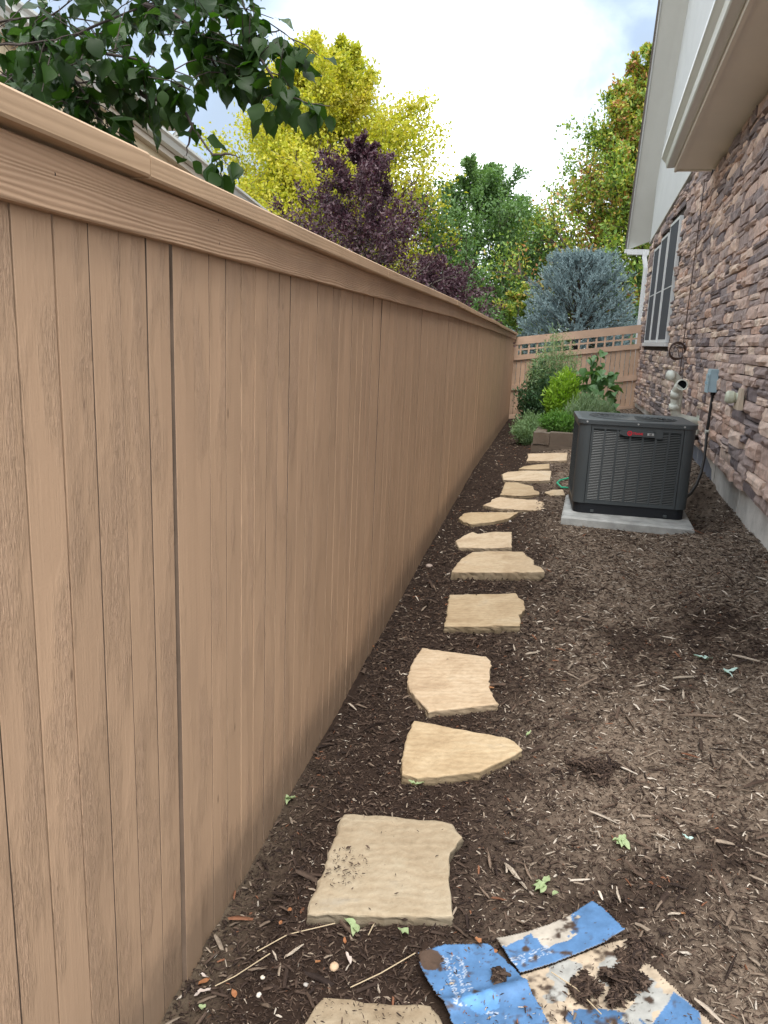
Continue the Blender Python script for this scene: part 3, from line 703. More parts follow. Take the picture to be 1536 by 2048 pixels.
wzt = {0: 3.36, 1: 3.27, 2: 3.20}
def hole(a, c, z, zz):
    for i, (y0, y1) in enumerate(WINS):
        if c > sy(y0)-.005 and a < sy(y1)+.005 and zz > WZ0-.09 and z < wzt[i]+.01: return True
    return c > sy(WINS[0][0])-.08 and a < sy(WINS[2][1])+.05 and zz > WZ0-.09 and z < WZ0
lay_wall(Vector((WX, 1.52, 0)), Vector((0, 1, 0)), Vector((-1, 0, 0)), CYR-1.52-.01, STB, lambda s: 3.475, lambda *a: False, 5)
n_near = len(lay)
lay_wall(PA, AD, AN, AL, STB-.06, lambda s: bound(s)-.01, hole, 6, .01)
camv = Vector((0, 0, EYE))
def apparent(q):
    c, D, N, L_, h, d = q; r_ = c-camv; dist = r_.length
    vis = 1. if c.y > 4.85 else .1
    return vis*h*L_*abs(r_.normalized().dot(N))/(dist*dist)
order = sorted(range(len(lay)), key=lambda i: -apparent(lay[i])); big = set(order[:300])
sv, sf, so_ = [], [], 0; rs = random.Random(9)
for i, (c, D, N, L_, h, d) in enumerate(lay):
    k = rs.randrange(14); flip = rs.random() < .5
    if i in big:
        o = bpy.data.objects.new('stone', USM[k]); link(o); o.parent = house
        M = Matrix((( D.x*L_, N.x*d, 0, c.x-HB.x), (D.y*L_, N.y*d, 0, c.y-HB.y), (0, 0, h, c.z-HB.z), (0, 0, 0, 1)))
        o.matrix_local = M
    else:
        v_, f_ = US[k]; W_ = np.array(c)+np.outer(v_[:, 0]*L_, np.array(D))+np.outer(v_[:, 1]*d, np.array(N))+np.outer(v_[:, 2]*h, np.array((0, 0, 1)))
        sv.append(W_); sf += [tuple(int(q)+so_ for q in reversed(t)) for t in f_]; so_ += len(v_)
obj_np('small_stones', np.concatenate(sv), sf, M_STONEI, house, kind='stuff')
# windows
for i, (y0, y1) in enumerate(WINS):
    s0, s1 = sy(y0), sy(y1); zt = wzt[i]
    def frame_box(mb, a, c, z0, z1, o0, o1):
        v = [tuple(aw(s_, z_, o_)) for s_ in (a, c) for o_ in (o0, o1) for z_ in (z0, z1)]
        mb.add(v, [(0, 1, 3, 2), (4, 6, 7, 5), (0, 4, 5, 1), (2, 3, 7, 6), (1, 5, 7, 3), (0, 2, 6, 4)])
    fr = MB()
    frame_box(fr, s0, s0+.028, WZ0, zt, -.02, .036); frame_box(fr, s1-.028, s1, WZ0, zt, -.02, .036)
    frame_box(fr, s0+.028, s1-.028, WZ0, WZ0+.04, -.02, .035); frame_box(fr, s0+.028, s1-.028, zt-.04, zt, -.02, .035)
    frame_box(fr, s0+.028, s1-.028, 2.392, 2.408, -.02, .033)
    wo_ = fr.build('window', M_VINYL, house)
    for za, zb in ((WZ0+.042, 2.390), (2.410, zt-.042)):
        pn = MB(); frame_box(pn, s0+.030, s1-.030, za, zb, .024, .030)
        p_ = pn.build('pane', M_SCREEN, None); p_.parent = wo_; p_.data.transform(Matrix.Translation(-HB))
mb = MB(); v = [tuple(aw(s_, z_, o_)) for s_ in (sy(WINS[0][0])-.1, sy(WINS[2][1])+.1) for o_ in (-.02, .055) for z_ in (WZ0-.06, WZ0-.004)]
mb.add(v, [(0, 1, 3, 2), (4, 6, 7, 5), (0, 4, 5, 1), (2, 3, 7, 6), (1, 5, 7, 3), (0, 2, 6, 4)]); mb.build('window_sill', M_VINYL, house)
# siding above the stone: far wall
mb = MB(); v = []
for s in (-.02, AL+.02):
    for o_ in (.028, -.2):
        for z in (bound(s)+.002, 9): v.append(tuple(aw(s, z, o_)))
mb.add(v, [(0, 1, 5, 4), (2, 6, 7, 3), (0, 2, 3, 1), (4, 5, 7, 6), (1, 3, 7, 5), (0, 4, 6, 2)]); mb.build('siding', M_SIDE, house)
mb = MB(); mb.bbox((WX-.028, 9.3, 3.66), (WX+.2, CYR-.02, 9)); mb.build('siding', M_SIDE, house)
mb = MB()
for s in (0,):
    v = [tuple(aw(s_, bound(s_)+dz, o_)) for s_ in (.0, AL+.02) for o_ in (.028, .045) for dz in (.004, .03)]
    mb.add(v, [(0, 1, 3, 2), (4, 6, 7, 5), (0, 4, 5, 1), (2, 3, 7, 6), (1, 5, 7, 3), (0, 2, 6, 4)])
mb.build('trim_strip', M_TRIM, house)
# near eave: soffit, fascia, gutter
E1 = 9.87
mb = MB(); mb.bbox((.672, 1.5, 3.48), (WX+.05, E1, 3.50)); mb.build('soffit', M_SOFF, house)
mb = MB(); mb.bbox((.640, 1.5, 3.455), (.670, E1, 3.64)); mb.bbox((.672, E1-.03, 3.462), (1.04, E1+.002, 3.478)); mb.build('fascia', M_SOFF, house)
mb = MB(); mb.extr([(.637, 3.50), (.560, 3.495), (.550, 3.505), (.535, 3.55), (.505, 3.585), (.49, 3.60), (.49, 3.64), (.502, 3.64), (.502, 3.605), (.545, 3.57), (.565, 3.51), (.637, 3.512)],
        [(Vector((0, 1.5, 0)), Vector((1, 0, 0)), Vector((0, 0, 1))), (Vector((0, E1-.02, 0)), Vector((1, 0, 0)), Vector((0, 0, 1)))]); 
mb.extr([(.637, 3.50), (.560, 3.495), (.535, 3.55), (.49, 3.60), (.49, 3.64), (.637, 3.64)], [(Vector((0, E1-.018, 0)), Vector((1, 0, 0)), Vector((0, 0, 1))), (Vector((0, E1-.014, 0)), Vector((1, 0, 0)), Vector((0, 0, 1)))])
mb.build('gutter', M_GUT, house)
mb = MB(); v = [(.53, 1.5, 3.655), (WX, 1.5, 3.92), (WX, 1.5, 3.66), (.66, 1.5, 3.644), (.53, E1, 3.655), (WX, E1, 3.92), (WX, E1, 3.66), (.66, E1, 3.644)]
mb.add(v, [(0, 1, 2, 3), (7, 6, 5, 4), (0, 4, 5, 1), (1, 5, 6, 2), (2, 6, 7, 3), (3, 7, 4, 0)]); mb.build('roof', M_SHING, house)
# gable rake over the far wall
r_in0, r_in1 = Vector((.765, 16.55, 3.56)), Vector((.86, 13.0, 8.6)); r_o0, r_o1 = Vector((.39, 16.95, 3.41)), Vector((.48, 13.2, 8.66))
# soffit panel of the rake
def slab(mb, a, b_, c, d, t):
    v = [tuple(p) for p in (a, b_, c, d)]+[tuple(Vector(p)+t) for p in (a, b_, c, d)]
    mb.add(v, [(0, 1, 2, 3), (7, 6, 5, 4), (0, 4, 5, 1), (1, 5, 6, 2), (2, 6, 7, 3), (3, 7, 4, 0)])
up = Vector((0, .55, .4)).normalized()
inw = Vector((.5, -.2, 0))
mb = MB(); slab(mb, r_o0, r_in0+inw*.2, r_in1+inw*.2, r_o1, up*.03); mb.build('rake_soffit', M_TRIM, house)
mb = MB(); slab(mb, r_o0+Vector((-.022, 0, 0))-up*.012, r_o0+Vector((-.002, 0, 0))-up*.012, r_o1+Vector((-.002, 0, 0))-up*.012, r_o1+Vector((-.022, 0, 0))-up*.012, up*.10); mb.build('rake_fascia', M_VINYL, house)
mb = MB(); slab(mb, r_o0+Vector((-.055, 0, 0))+up*.092, r_in0+up*.092+inw, r_in1+up*.092+inw, r_o1+Vector((-.055, 0, 0))+up*.092, up*.03); mb.build('roof', M_SHING, house)
mb = MB(); mb.bbox((.38, 16.72, 3.30), (.80, 16.9, 3.40)); mb.bbox((.33, 16.74, 3.33), (.378, 16.86, 3.40)); mb.build('eave_return', M_VINYL, house)
mb = MB(); mb.tube([(.72, 16.3, 3.33), (.70, 16.28, 3.2), (.745, 16.2, 3.0), (.745, 16.2, .4)], .045, 8); mb.build('downspout', M_VINYL, house)
mb = MB(); mb.bbox((.40, 14.1, 7.22), (.48, 14.55, 7.6)); mb.build('upper_gutter_end', M_VINYL, house)
# wire running down the wall corner
mb = MB(); mb.tube([(WX-.06, CYR-.12, 3.46), (WX-.062, CYR-.1, 2.6), (WX-.07, CYR-.13, 1.9), (WX-.065, CYR-.1, 1.3), (WX-.07, CYR-.12, .75)], .006, 6)
mb.build('wall_wire', M_CABLEB, None, 'thin dark wire running down the stone corner from the soffit', 'wire')
# coil of cable
mb = MB(); pts = []
for i in range(0, 75):
    a = i/24*2*pi; r_ = .098+.010*sin(i*.31); pts.append((.95+cos(a)*r_, 10.3+.012*sin(i*.9)+.05*cos(a), 1.485+sin(a)*r_))
mb.tube(pts, .0065, 6); mb.tube([(.98, 10.3, 1.42), (.96, 10.28, 1.5), (.91, 10.3, 1.53), (1.04, 10.32, 1.60)], .006, 6)
mb.build('cable_coil', M_CABLEB, None, 'coil of brown cable hanging on the stone wall right of the windows', 'cable')

# ------------------------------------------------------------------ wall fittings
box = thing('disconnect_box', 'blue-grey electrical disconnect box with lid mounted on the stone wall', 'electrical box', (1.03, 7.5, 1.24))
mb = MB(); mb.bbox((.985, 7.42, 1.145), (1.055, 7.60, 1.335)); mb.bbox((.99, 7.415, 1.325), (1.058, 7.605, 1.345)); mb.build('box_body', M_BOXB, box)
mb = MB(); mb.bbox((.977, 7.412, 1.138), (.9835, 7.608, 1.30)); mb.build('box_lid', M_BOXB, box)
mb = MB(); mb.bbox((.963, 7.49, 1.21), (.9765, 7.53, 1.235)); mb.tube([(.97, 7.45, 1.29), (.976, 7.45, 1.29)], .02, 10); mb.build('latch', M_BOXB, box)
con = thing('conduit', 'black flexible conduit looping from the electrical box down to the air conditioner', 'conduit', (1.0, 7.4, .3))
mb = MB(); mb.tube([(1.035, 7.47, 1.15), (1.03, 7.46, 1.0), (1.025, 7.44, .85), (1.022, 7.42, .78)], .0125, 10); mb.tube([(1.022, 7.42, .80), (1.02, 7.36, .66), (1.005, 7.25, .56), (.975, 7.1, .46), (.93, 6.95, .38), (.87, 6.78, .33), (.80, 6.62, .31), (.73, 6.5, .33)], .013, 10); mb.build('conduit_hose', M_CABLE, con, smooth=True)
mb = MB(); mb.tube([(1.023, 7.425, .775), (1.021, 7.418, .81)], .019, 10); mb.build('fitting', M_PVC, con)
mb = MB(); mb.tube([(1.035, 7.47, 1.12), (1.035, 7.47, 1.145)], .021, 10); mb.build('fitting', M_CABLE, con)
pv = thing('vent_pipe', 'white plastic vent pipe rising behind the air conditioner with its open end forward', 'pipe', (.9, 8.3, .8))
def bend(pts, n=5):
    return pts
mb = MB(); mb.tube([(1.06, 8.32, .80), (.95, 8.32, .815), (.87, 8.31, .83), (.82, 8.3, .87), (.805, 8.29, .93), (.80, 8.28, 1.02), (.803, 8.25, 1.10), (.812, 8.2, 1.14), (.83, 8.1, 1.165)], .044, 16); mb.build('pipe_run', M_PVC, pv, smooth=True)
mb = MB(); mb.tube([(.804, 8.29, .91), (.802, 8.285, .965)], .052, 16); mb.build('coupling', M_PVC, pv, smooth=True)
mb = MB(); mb.tube([(.80, 8.275, 1.035), (.803, 8.252, 1.095)], .052, 16); mb.build('coupling', M_PVC, pv, smooth=True)
mb = MB()
n = 18; ring = []
for r_, dy in ((.053, .06), (.055, 0), (.044, 0), (.042, .05)):
    for k in range(n):
        t = 2*pi*k/n; ring.append((.83+cos(t)*r_, 8.1+dy-.03, 1.168+sin(t)*r_))
mb.add(ring, [(i*n+k, i*n+(k+1) % n, (i+1)*n+(k+1) % n, (i+1)*n+k) for i in range(3) for k in range(n)]); mb.build('elbow_collar', M_PVC, pv, smooth=True)
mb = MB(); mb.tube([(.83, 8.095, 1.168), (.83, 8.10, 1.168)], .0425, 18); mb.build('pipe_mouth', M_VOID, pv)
pv2 = thing('intake_pipe', 'second white plastic elbow behind the open vent pipe, turned towards the fence', 'pipe', (.8, 8.5, 1.0))
mb = MB(); mb.tube([(.86, 8.56, .80), (.855, 8.56, 1.0), (.85, 8.55, 1.13), (.83, 8.54, 1.20), (.79, 8.52, 1.235), (.74, 8.49, 1.24)], .044, 16); mb.build('pipe_run', M_PVC, pv2, smooth=True)
mb = MB(); mb.tube([(.775, 8.51, 1.24), (.735, 8.48, 1.24)], .052, 16); mb.build('elbow_collar', M_PVC, pv2, smooth=True)
mb = MB(); mb.tube([(1.062, 8.35, .79), (1.045, 8.35, .79)], .13, 20); mb.build('wall_flange', M_PVC, None, 'white round wall flange behind the corner of the air conditioner', 'flange', loc=(1.05, 8.35, .79))
mb = MB(); mb.tube([(1.05, 8.2, .66), (.95, 8.0, .69), (.86, 7.7, .70), (.72, 7.4, .66), (.6, 7.0, .6)], .02, 10); mb.tube([(1.05, 8.22, .64), (.96, 8.0, .65), (.87, 7.7, .66), (.7, 7.4, .62), (.6, 7.0, .55)], .011, 8)
mb.build('refrigerant_line', M_CABLE, None, 'black insulated line from the stone wall to the air conditioner', 'pipe')
ve = thing('wall_vent', 'round cream plastic cap on the stone wall right of the electrical box', 'vent', (1.05, 6.12, 1.18))
mb = MB(); mb.tube([(1.06, 6.12, 1.18), (1.0, 6.12, 1.18)], .033, 16); mb.build('neck', M_CREAM, ve, smooth=True)
mb = MB(); mb.tube([(1.0, 6.12, 1.18), (.985, 6.12, 1.18), (.95, 6.12, 1.18), (.935, 6.12, 1.18)], [.036, .046, .046, .034], 18); mb.build('cap', M_CREAM, ve, smooth=False)
mb = MB(); mb.add([(1.035, 6.16, 1.10), (1.035, 5.95, 1.10), (1.035, 6.0, 1.25), (1.035, 6.12, 1.25), (1.0, 6.16, 1.10), (1.0, 5.95, 1.10), (1.02, 6.0, 1.25), (1.02, 6.12, 1.25)], [(0, 1, 2, 3), (7, 6, 5, 4), (0, 4, 5, 1), (1, 5, 6, 2), (2, 6, 7, 3), (3, 7, 4, 0)]); mb.build('back_plate', mat_plain('plate_beige', (.45, .37, .28), .8), ve)

# ------------------------------------------------------------------ air conditioner
pad = MB(); PZ0, PZ1 = .12, .238
px0, px1, py0, py1 = -.138, .812, 5.83, 6.75
ch = .012
pad.add([(px0, py0, PZ0), (px1, py0, PZ0), (px1, py1, PZ0), (px0, py1, PZ0), (px0, py0, PZ1-ch), (px1, py0, PZ1-ch), (px1, py1, PZ1-ch), (px0, py1, PZ1-ch),
         (px0+ch, py0+ch, PZ1), (px1-ch, py0+ch, PZ1), (px1-ch, py1-ch, PZ1), (px0+ch, py1-ch, PZ1)],
        [(3, 2, 1, 0), (0, 1, 5, 4), (1, 2, 6, 5), (2, 3, 7, 6), (3, 0, 4, 7), (4, 5, 9, 8), (5, 6, 10, 9), (6, 7, 11, 10), (7, 4, 8, 11), (8, 9, 10, 11)])
pad.build('equipment_pad', M_PAD, None, 'grey concrete slab under the air conditioner', 'slab', loc=(.34, 6.3, .12))
ACW, ACH = .865, .735; AZ = PZ1+.002; ac_c = Vector((.315, 6.475, AZ)); ACR = radians(4.8)
ac = thing('air_conditioner', 'dark grey louvered air conditioner unit standing on the concrete slab', 'air conditioner', tuple(ac_c))
RM = Matrix.Rotation(ACR, 4, 'Z')
def acb(mb, name, mat, smooth=False, label=None):
    V0 = np.concatenate(mb.v).copy(); V0[:, 1] = -H2+(V0[:, 1]+H2)*.84
    V = V0 @ np.array(RM)[:3, :3].T + np.array(ac_c)
    m2 = MB(); m2.v = [V]; m2.f = mb.f; m2.n = mb.n
    return m2.build(name, mat, ac, label, smooth=smooth)
def rrect(hw, r, n=6, seg=None):
    p = []
    for cx_, cy_, a0 in ((hw-r, hw-r, 0), (-(hw-r), hw-r, pi/2), (-(hw-r), -(hw-r), pi), (hw-r, -(hw-r), 1.5*pi)):
        for k in range(n+1): a = a0+k/n*pi/2; p.append((cx_+cos(a)*r, cy_+sin(a)*r))
    return p
H2 = ACW/2
mb = MB(); mb.prism(rrect(H2-.022, .07), 0, .078); acb(mb, 'base_pan', M_BLACK)
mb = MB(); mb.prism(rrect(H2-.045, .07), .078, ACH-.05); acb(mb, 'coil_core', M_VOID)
mb = MB()                                              # feet clips
for x_ in (-.27, .27): mb.bbox((x_-.012, -H2+.005, .012), (x_+.012, -H2+.022, .03))
acb(mb, 'mounting_clip', M_DARK2)
z0, z1 = .079, ACH-.051
for sx_, sy_ in ((1, 1), (-1, 1), (-1, -1), (1, -1)):
    r = .075; hw = H2-.008; wpost = .088; prof = [(hw, hw-wpost-.0)]
    pr = [(hw, hw-wpost)]+[(hw-r+cos(a)*r, hw-r+sin(a)*r) for a in [k/7*pi/2 for k in range(8)]]+[(hw-wpost, hw), (hw-wpost, hw-.02), (hw-.06, hw-.03), (hw-.03, hw-.06), (hw-.02, hw-wpost)]
    pr = [(a*sx_, b_*sy_) for a, b_ in pr]
    if sx_*sy_ < 0: pr = pr[::-1]
    mb = MB(); mb.prism(pr, z0, z1); acb(mb, 'corner_post', M_DARK)
span = 2*(H2-.008-.088)-.008
for side in range(4):
    Rz = Matrix.Rotation(side*pi/2, 4, 'Z'); mb = MB(); mf = MB()
    def tr(m_, c, d, tilt=0):
        q = MB(); q.box((0, 0, 0), d, M=Matrix.Rotation(tilt, 3, 'X')); Vv = np.concatenate(q.v)+np.array(c)
        Vv = Vv @ np.array(Rz)[:3, :3].T; m_.add(Vv, q.f)
    yf = -(H2-.016); nrow = 44; pz0, pz1 = z0+.028, z1-.030; pitch_ = (pz1-pz0)/nrow
    for k in range(nrow): tr(mb, (0, yf+.004, pz0+pitch_*(k+.5)), (span-.02, .0016, pitch_*.55), -.75)
    for k in range(8): tr(mf, (-(span-.016)/2+k*(span-.016)/7, yf-.001, (pz0+pz1)/2), (.013 if 0 < k < 7 else .016, .009, pz1-pz0+.004))
    tr(mf, (0, yf-.0015, z0+.014), (span, .008, .028)); tr(mf, (0, yf-.0015, z1-.015), (span, .008, .029))
    acb(mb, 'louver_slats', M_DARK2); acb(mf, 'louver_frame', M_DARK)
# lid with rolled rim and fan grille
mb = MB(); rim = [(H2-.008, ACH-.050), (H2+.001, ACH-.049), (H2+.003, ACH-.047), (H2+.003, ACH-.018), (H2+.001, ACH-.014), (H2-.012, ACH-.012), (H2-.03, ACH-.010), (H2-.06, ACH-.012)]
pr = [rrect(h_, max(.02, .08+(h_-H2))) for h_, _ in rim]; n = len(pr[0]); V = []
for p_, (_, z) in zip(pr, rim): V += [(a, b_, z) for a, b_ in p_]
Fq = [(i*n+k, i*n+(k+1) % n, (i+1)*n+(k+1) % n, (i+1)*n+k) for i in range(len(rim)-1) for k in range(n)]
cir = [(cos(2*pi*k/n)*.33, sin(2*pi*k/n)*.33, ACH-.014) for k in range(n)]
# match ring start angle of the rounded square
cir = [(.33*a/math.hypot(a, b_), .33*b_/math.hypot(a, b_), ACH-.014) for a, b_ in pr[-1]]
V += cir; i = len(rim)-1; Fq += [(i*n+k, i*n+(k+1) % n, (i+1)*n+(k+1) % n, (i+1)*n+k) for k in range(n)]
mb.add(V, Fq); acb(mb, 'lid', M_DARK)
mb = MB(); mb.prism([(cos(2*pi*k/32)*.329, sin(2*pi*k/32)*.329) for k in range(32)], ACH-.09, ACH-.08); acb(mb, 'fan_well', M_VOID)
mb = MB()
for r_ in (.06, .1, .14, .18, .22, .26, .30, .33): mb.tube([(cos(a)*r_, sin(a)*r_, ACH+.0-r_*.03) for a in [k/28*2*pi for k in range(29)]], .0032, 5)
for k in range(8): a = k*pi/4; mb.tube([(cos(a)*.05, sin(a)*.05, ACH-.001), (cos(a)*.335, sin(a)*.335, ACH-.012)], .004, 5)
acb(mb, 'fan_grille', M_DARK2)
mb = MB(); mb.prism([(cos(2*pi*k/20)*.06, sin(2*pi*k/20)*.06) for k in range(20)], ACH-.01, ACH+.003); acb(mb, 'fan_hub', M_DARK)
mb = MB()
for x_ in (-.37, .0, .33): mb.tube([(x_, -H2-.008, ACH-.03), (x_, -H2-.004, ACH-.03)], .007, 8)
acb(mb, 'lid_screw', M_SILV)
mb = MB()
bz = .655-.02; yb = -(H2-.016)-.012
mb.extr([(-.125, -.010), (-.085, -.023), (.125, -.023), (.133, .0), (.11, .023), (-.085, .023), (-.125, .016)], [(Vector((.0, yb+.008, bz-.0)), Vector((1, 0, 0)), Vector((0, 0, 1))), (Vector((.0, yb-.006, bz)), Vector((1, 0, 0)), Vector((0, 0, 1)))])
mb.bbox((.13, yb+.001, bz-.03), (.185, yb+.006, bz+.04))
acb(mb, 'badge', M_DARK)
mb = MB(); cxl = -.055; n = 24; ring = []
for r_ in (.0185, .0115):
    for k in range(n): t = 2*pi*k/n; ring.append((cxl+cos(t)*r_, yb-.0075, bz+sin(t)*r_))
mb.add(ring, [(k, (k+1) % n, n+(k+1) % n, n+k) for k in range(n)])
mb.bbox((cxl-.007, yb-.0078, bz-.008), (cxl+.007, yb-.0072, bz-.003)); mb.bbox((cxl-.002, yb-.0078, bz-.003), (cxl+.002, yb-.0072, bz+.008))
acb(mb, 'emblem', M_RED)
def lettering(txt, size, x_, z_, mat, name):
    cu = bpy.data.curves.new(name, 'FONT'); cu.body = txt; cu.size = size; cu.extrude = .0003; cu.offset = .0006
    to = bpy.data.objects.new(name+'_tmp', cu); link(to); bpy.context.view_layer.update()
    me = bpy.data.meshes.new_from_object(to); bpy.data.objects.remove(to)
    me.transform(Matrix.Translation(Vector((x_, yb-.0075, z_))) @ Matrix.Rotation(pi/2, 4, 'X')); me.transform(RM)
    me.materials.clear(); me.materials.append(mat); me.name = name
    o = bpy.data.objects.new(name, me); link(o); o.parent = ac; return o
lettering('TRANE', .023, -.032, bz-.008, M_RED, 'lettering')
mb = MB(); mb.bbox((.072, yb-.0074, bz-.009), (.118, yb-.0064, bz+.009)); acb(mb, 'model_badge', M_SILV)
yb -= .0012; lettering('XR', .017, .084, bz-.006, M_BLACK, 'lettering'); yb += .0012

# ------------------------------------------------------------------ small hose
mb = MB(); pts = [(-.02, 7.9, gz(-.02, 7.9)+.02), (-.14, 7.95, gz(-.14, 7.95)+.02), (-.23, 7.8, gz(-.23, 7.8)+.03), (-.25, 7.6, gz(-.25, 7.6)+.04), (-.2, 7.45, gz(-.2, 7.45)+.02), (-.1, 7.4, gz(-.1, 7.4)+.015), (.1, 7.5, gz(.1, 7.5)+.012)]
mb.tube([tuple(map(float, p)) for p in pts], .009, 8); mb.build('garden_hose', M_HOSE, None, 'loop of green garden hose behind the air conditioner', 'hose')

# ------------------------------------------------------------------ raised timber planter
bed = thing('timber_planter', 'weathered stacked timber planter box between the path and the cross fence', 'planter', (-.1, 11, 0))
def timber(x0, x1, y0, y1, z0, z1, rz=0):
    mb = MB(); rs = random.Random(int((x0+y0+z0)*1000)); v = []
    for x_ in np.linspace(x0, x1, 5):
        for yy, zz in ((y0, z0), (y1, z0), (y1, z1), (y0, z1)): v.append((x_, yy+rs.uniform(-.006, .006), zz+rs.uniform(-.006, .006)))
    fs = [(i*4+k, i*4+(k+1) % 4, (i+1)*4+(k+1) % 4, (i+1)*4+k) for i in range(4) for k in range(4)]+[(3, 2, 1, 0), (16, 17, 18, 19)]
    mb.add(v, fs); return mb.build('timber', M_TIMBER, bed)
timber(-.72, .62, 10.3, 10.44, .05, .205); timber(-.70, -.49, 10.28, 10.43, .21, .365); timber(-.487, .62, 10.31, 10.45, .21, .37)
timber(-.70, -.56, 10.45, 13.6, .08, .20); timber(-.69, -.55, 10.45, 13.5, .21, .36)
timber(-.5, -.1, 10.16, 10.28, .0, .135)
mb = MB(); mb.bbox((-.55, 10.45, .0), (.62, 13.6, .31)); mb.build('planting_soil', M_MORTAR, bed)

# ------------------------------------------------------------------ foliage machinery
def leaves_np(P, D, L, W, fold=.25, seed=0):
    """P centres, D direction (unit), L length, W width arrays -> folded diamonds"""
    rs = np.random.RandomState(seed); n = len(P)
    r = rs.randn(n, 3); S = np.cross(D, r); S /= np.linalg.norm(S, axis=1)[:, None]+1e-9; N = np.cross(D, S)
    L = L[:, None]; W = W[:, None]
    v = np.stack([P, P+D*L*.45+S*W*.5+N*W*fold, P+D*L, P+D*L*.45-S*W*.5+N*W*fold], 1).reshape(-1, 3)
    q = np.array([(0, 1, 2), (0, 2, 3)]); F = (q[None]+(np.arange(n)*4)[:, None, None]).reshape(-1, 3)
    return v, F
def tree(name, label, cat, base, H, trunk_r, prof, leafmat, bark, n_limb=26, n_sub=9, n_leaf=28, leaf=(.1, .06), z_lo=.12, up=.55, spread=.16, droop=0., seed=1, skew=(0, 0), group=None, stuff=False, jitter=.25, tipbias=.5, zcrown0=None):
    rs = np.random.RandomState(seed); base = np.array(base, float)
    t = thing(name, label, cat, tuple(base), group)
    tm = MB(); nT = 12; path = []
    for i in range(nT):
        q = i/(nT-1); path.append(base+np.array([skew[0]*q+.03*H*.3*(rs.rand()-.5)*(i > 0), skew[1]*q+.03*H*.3*(rs.rand()-.5)*(i > 0), q*H*.94]))
    tm.tube(path, [trunk_r*(1-.93*i/(nT-1)) for i in range(nT)], 7); tm.build('trunk', bark, t)
    bm_ = MB(); P = []; D = []
    for i in range(n_limb):
        q = z_lo+(1-z_lo)*((i+.5*rs.rand())/n_limb)**.9; q = min(q, .985)
        k = q*(nT-1)*1.0; k0 = min(int(k), nT-2); o = path[k0]+(path[k0+1]-path[k0])*(k-k0)
        az = i*2.39996+rs.uniform(-.5, .5)
        # length so the tip reaches the envelope
        zt = min(1., q+up*.22*(1-q)); Rr = prof(zt)*(1+jitter*(rs.rand()-.5)*2); Rr = max(Rr, .12)
        tip = np.array([base[0]+skew[0]*zt+cos(az)*Rr, base[1]+skew[1]*zt+sin(az)*Rr, base[2]+zt*H+rs.uniform(-.02, .03)*H])
        mid = (o+tip)/2+np.array([0, 0, -.05*np.linalg.norm(tip-o)+droop*.3]); ctrl = [o, o+(mid-o)*.6+np.array([0, 0, .02]), mid, tip]
        ctrl = [np.array(c)+rs.randn(3)*.03*Rr for c in ctrl]; ctrl[0] = o
        rb = max(.006, trunk_r*(1-q)*.5); bm_.tube(ctrl, [rb, rb*.75, rb*.5, rb*.2], 5)
        Ln = np.linalg.norm(tip-o)
        for s in range(n_sub):
            u_ = .22+.78*((s+rs.rand())/n_sub)**(1-tipbias*.5)
            u_ = min(u_, 1.); j = min(int(u_*3), 2); p0 = ctrl[j]+(ctrl[j+1]-ctrl[j])*(u_*3-j)
            dd = (tip-o)/Ln*.7+rs.randn(3)*.55+np.array([0, 0, .35-droop]); dd /= np.linalg.norm(dd)
            sl = (.28+.25*rs.rand())*max(Rr, .35)*(1.15-u_*.5); p1 = p0+dd*sl
            bm_.tube([p0, (p0+p1)/2+rs.randn(3)*.02, p1], [rb*.35, rb*.22, .003], 3, cap=False)
            m = int(n_leaf*(.6+.8*rs.rand())); w_ = rs.rand(m)[:, None]**.8
            pp = p0+(p1-p0)*w_*1.08+rs.randn(m, 3)*spread*sl
            d2 = dd*.6+rs.randn(m, 3)*.7+np.array([0, 0, -.25*(1 if up < .9 else -.6)]); d2 /= np.linalg.norm(d2, axis=1)[:, None]
            P.append(pp); D.append(d2)
    bm_.build('branches', bark, t)
    P = np.concatenate(P); D = np.concatenate(D); n = len(P)
    L = leaf[0]*(.6+.8*rs.rand(n)); W = leaf[1]*(.6+.8*rs.rand(n))
    v, F = leaves_np(P, D, L, W, .25, seed); obj_np('foliage', v, F, leafmat, t, kind='stuff')
    return t
M_YEL = mat_leaf('golden_leaf', [(.0, (.22, .30, .022)), (.3, (.37, .42, .035)), (.6, (.53, .51, .06)), (.95, (.65, .56, .13))], .45, .5, .8, tint=(1.15, 1.1, .5))
M_PUR = mat_leaf('purple_leaf', [(.0, (.035, .015, .026)), (.4, (.062, .03, .044)), (.75, (.11, .062, .072)), (1, (.19, .12, .12))], .2, .5, 1.2, tint=(1.3, .7, .9))
M_GRN = mat_leaf('mid_green_leaf', [(.0, (.075, .14, .06)), (.4, (.125, .22, .09)), (.8, (.19, .31, .12)), (1, (.27, .38, .16))], .35, .5, .8)
M_BLG = mat_leaf('blue_green_leaf', [(.0, (.06, .12, .07)), (.5, (.10, .19, .11)), (1, (.17, .28, .16))], .3, .5, 1.)
M_ASH = mat_leaf('turning_leaf', [(.0, (.08, .15, .035)), (.3, (.14, .25, .052)), (.5, (.25, .36, .07)), (.62, (.42, .45, .07)), (.74, (.42, .20, .09)), (1, (.5, .28, .14))], .35, .5, .75, tint=(1.3, 1.25, .5))
M_SPR = mat_leaf('blue_spruce_needle', [(.0, (.12, .18, .19)), (.35, (.20, .28, .295)), (.7, (.30, .40, .415)), (1, (.44, .53, .54))], .12, .6, 2.2, tint=(1, 1, 1))
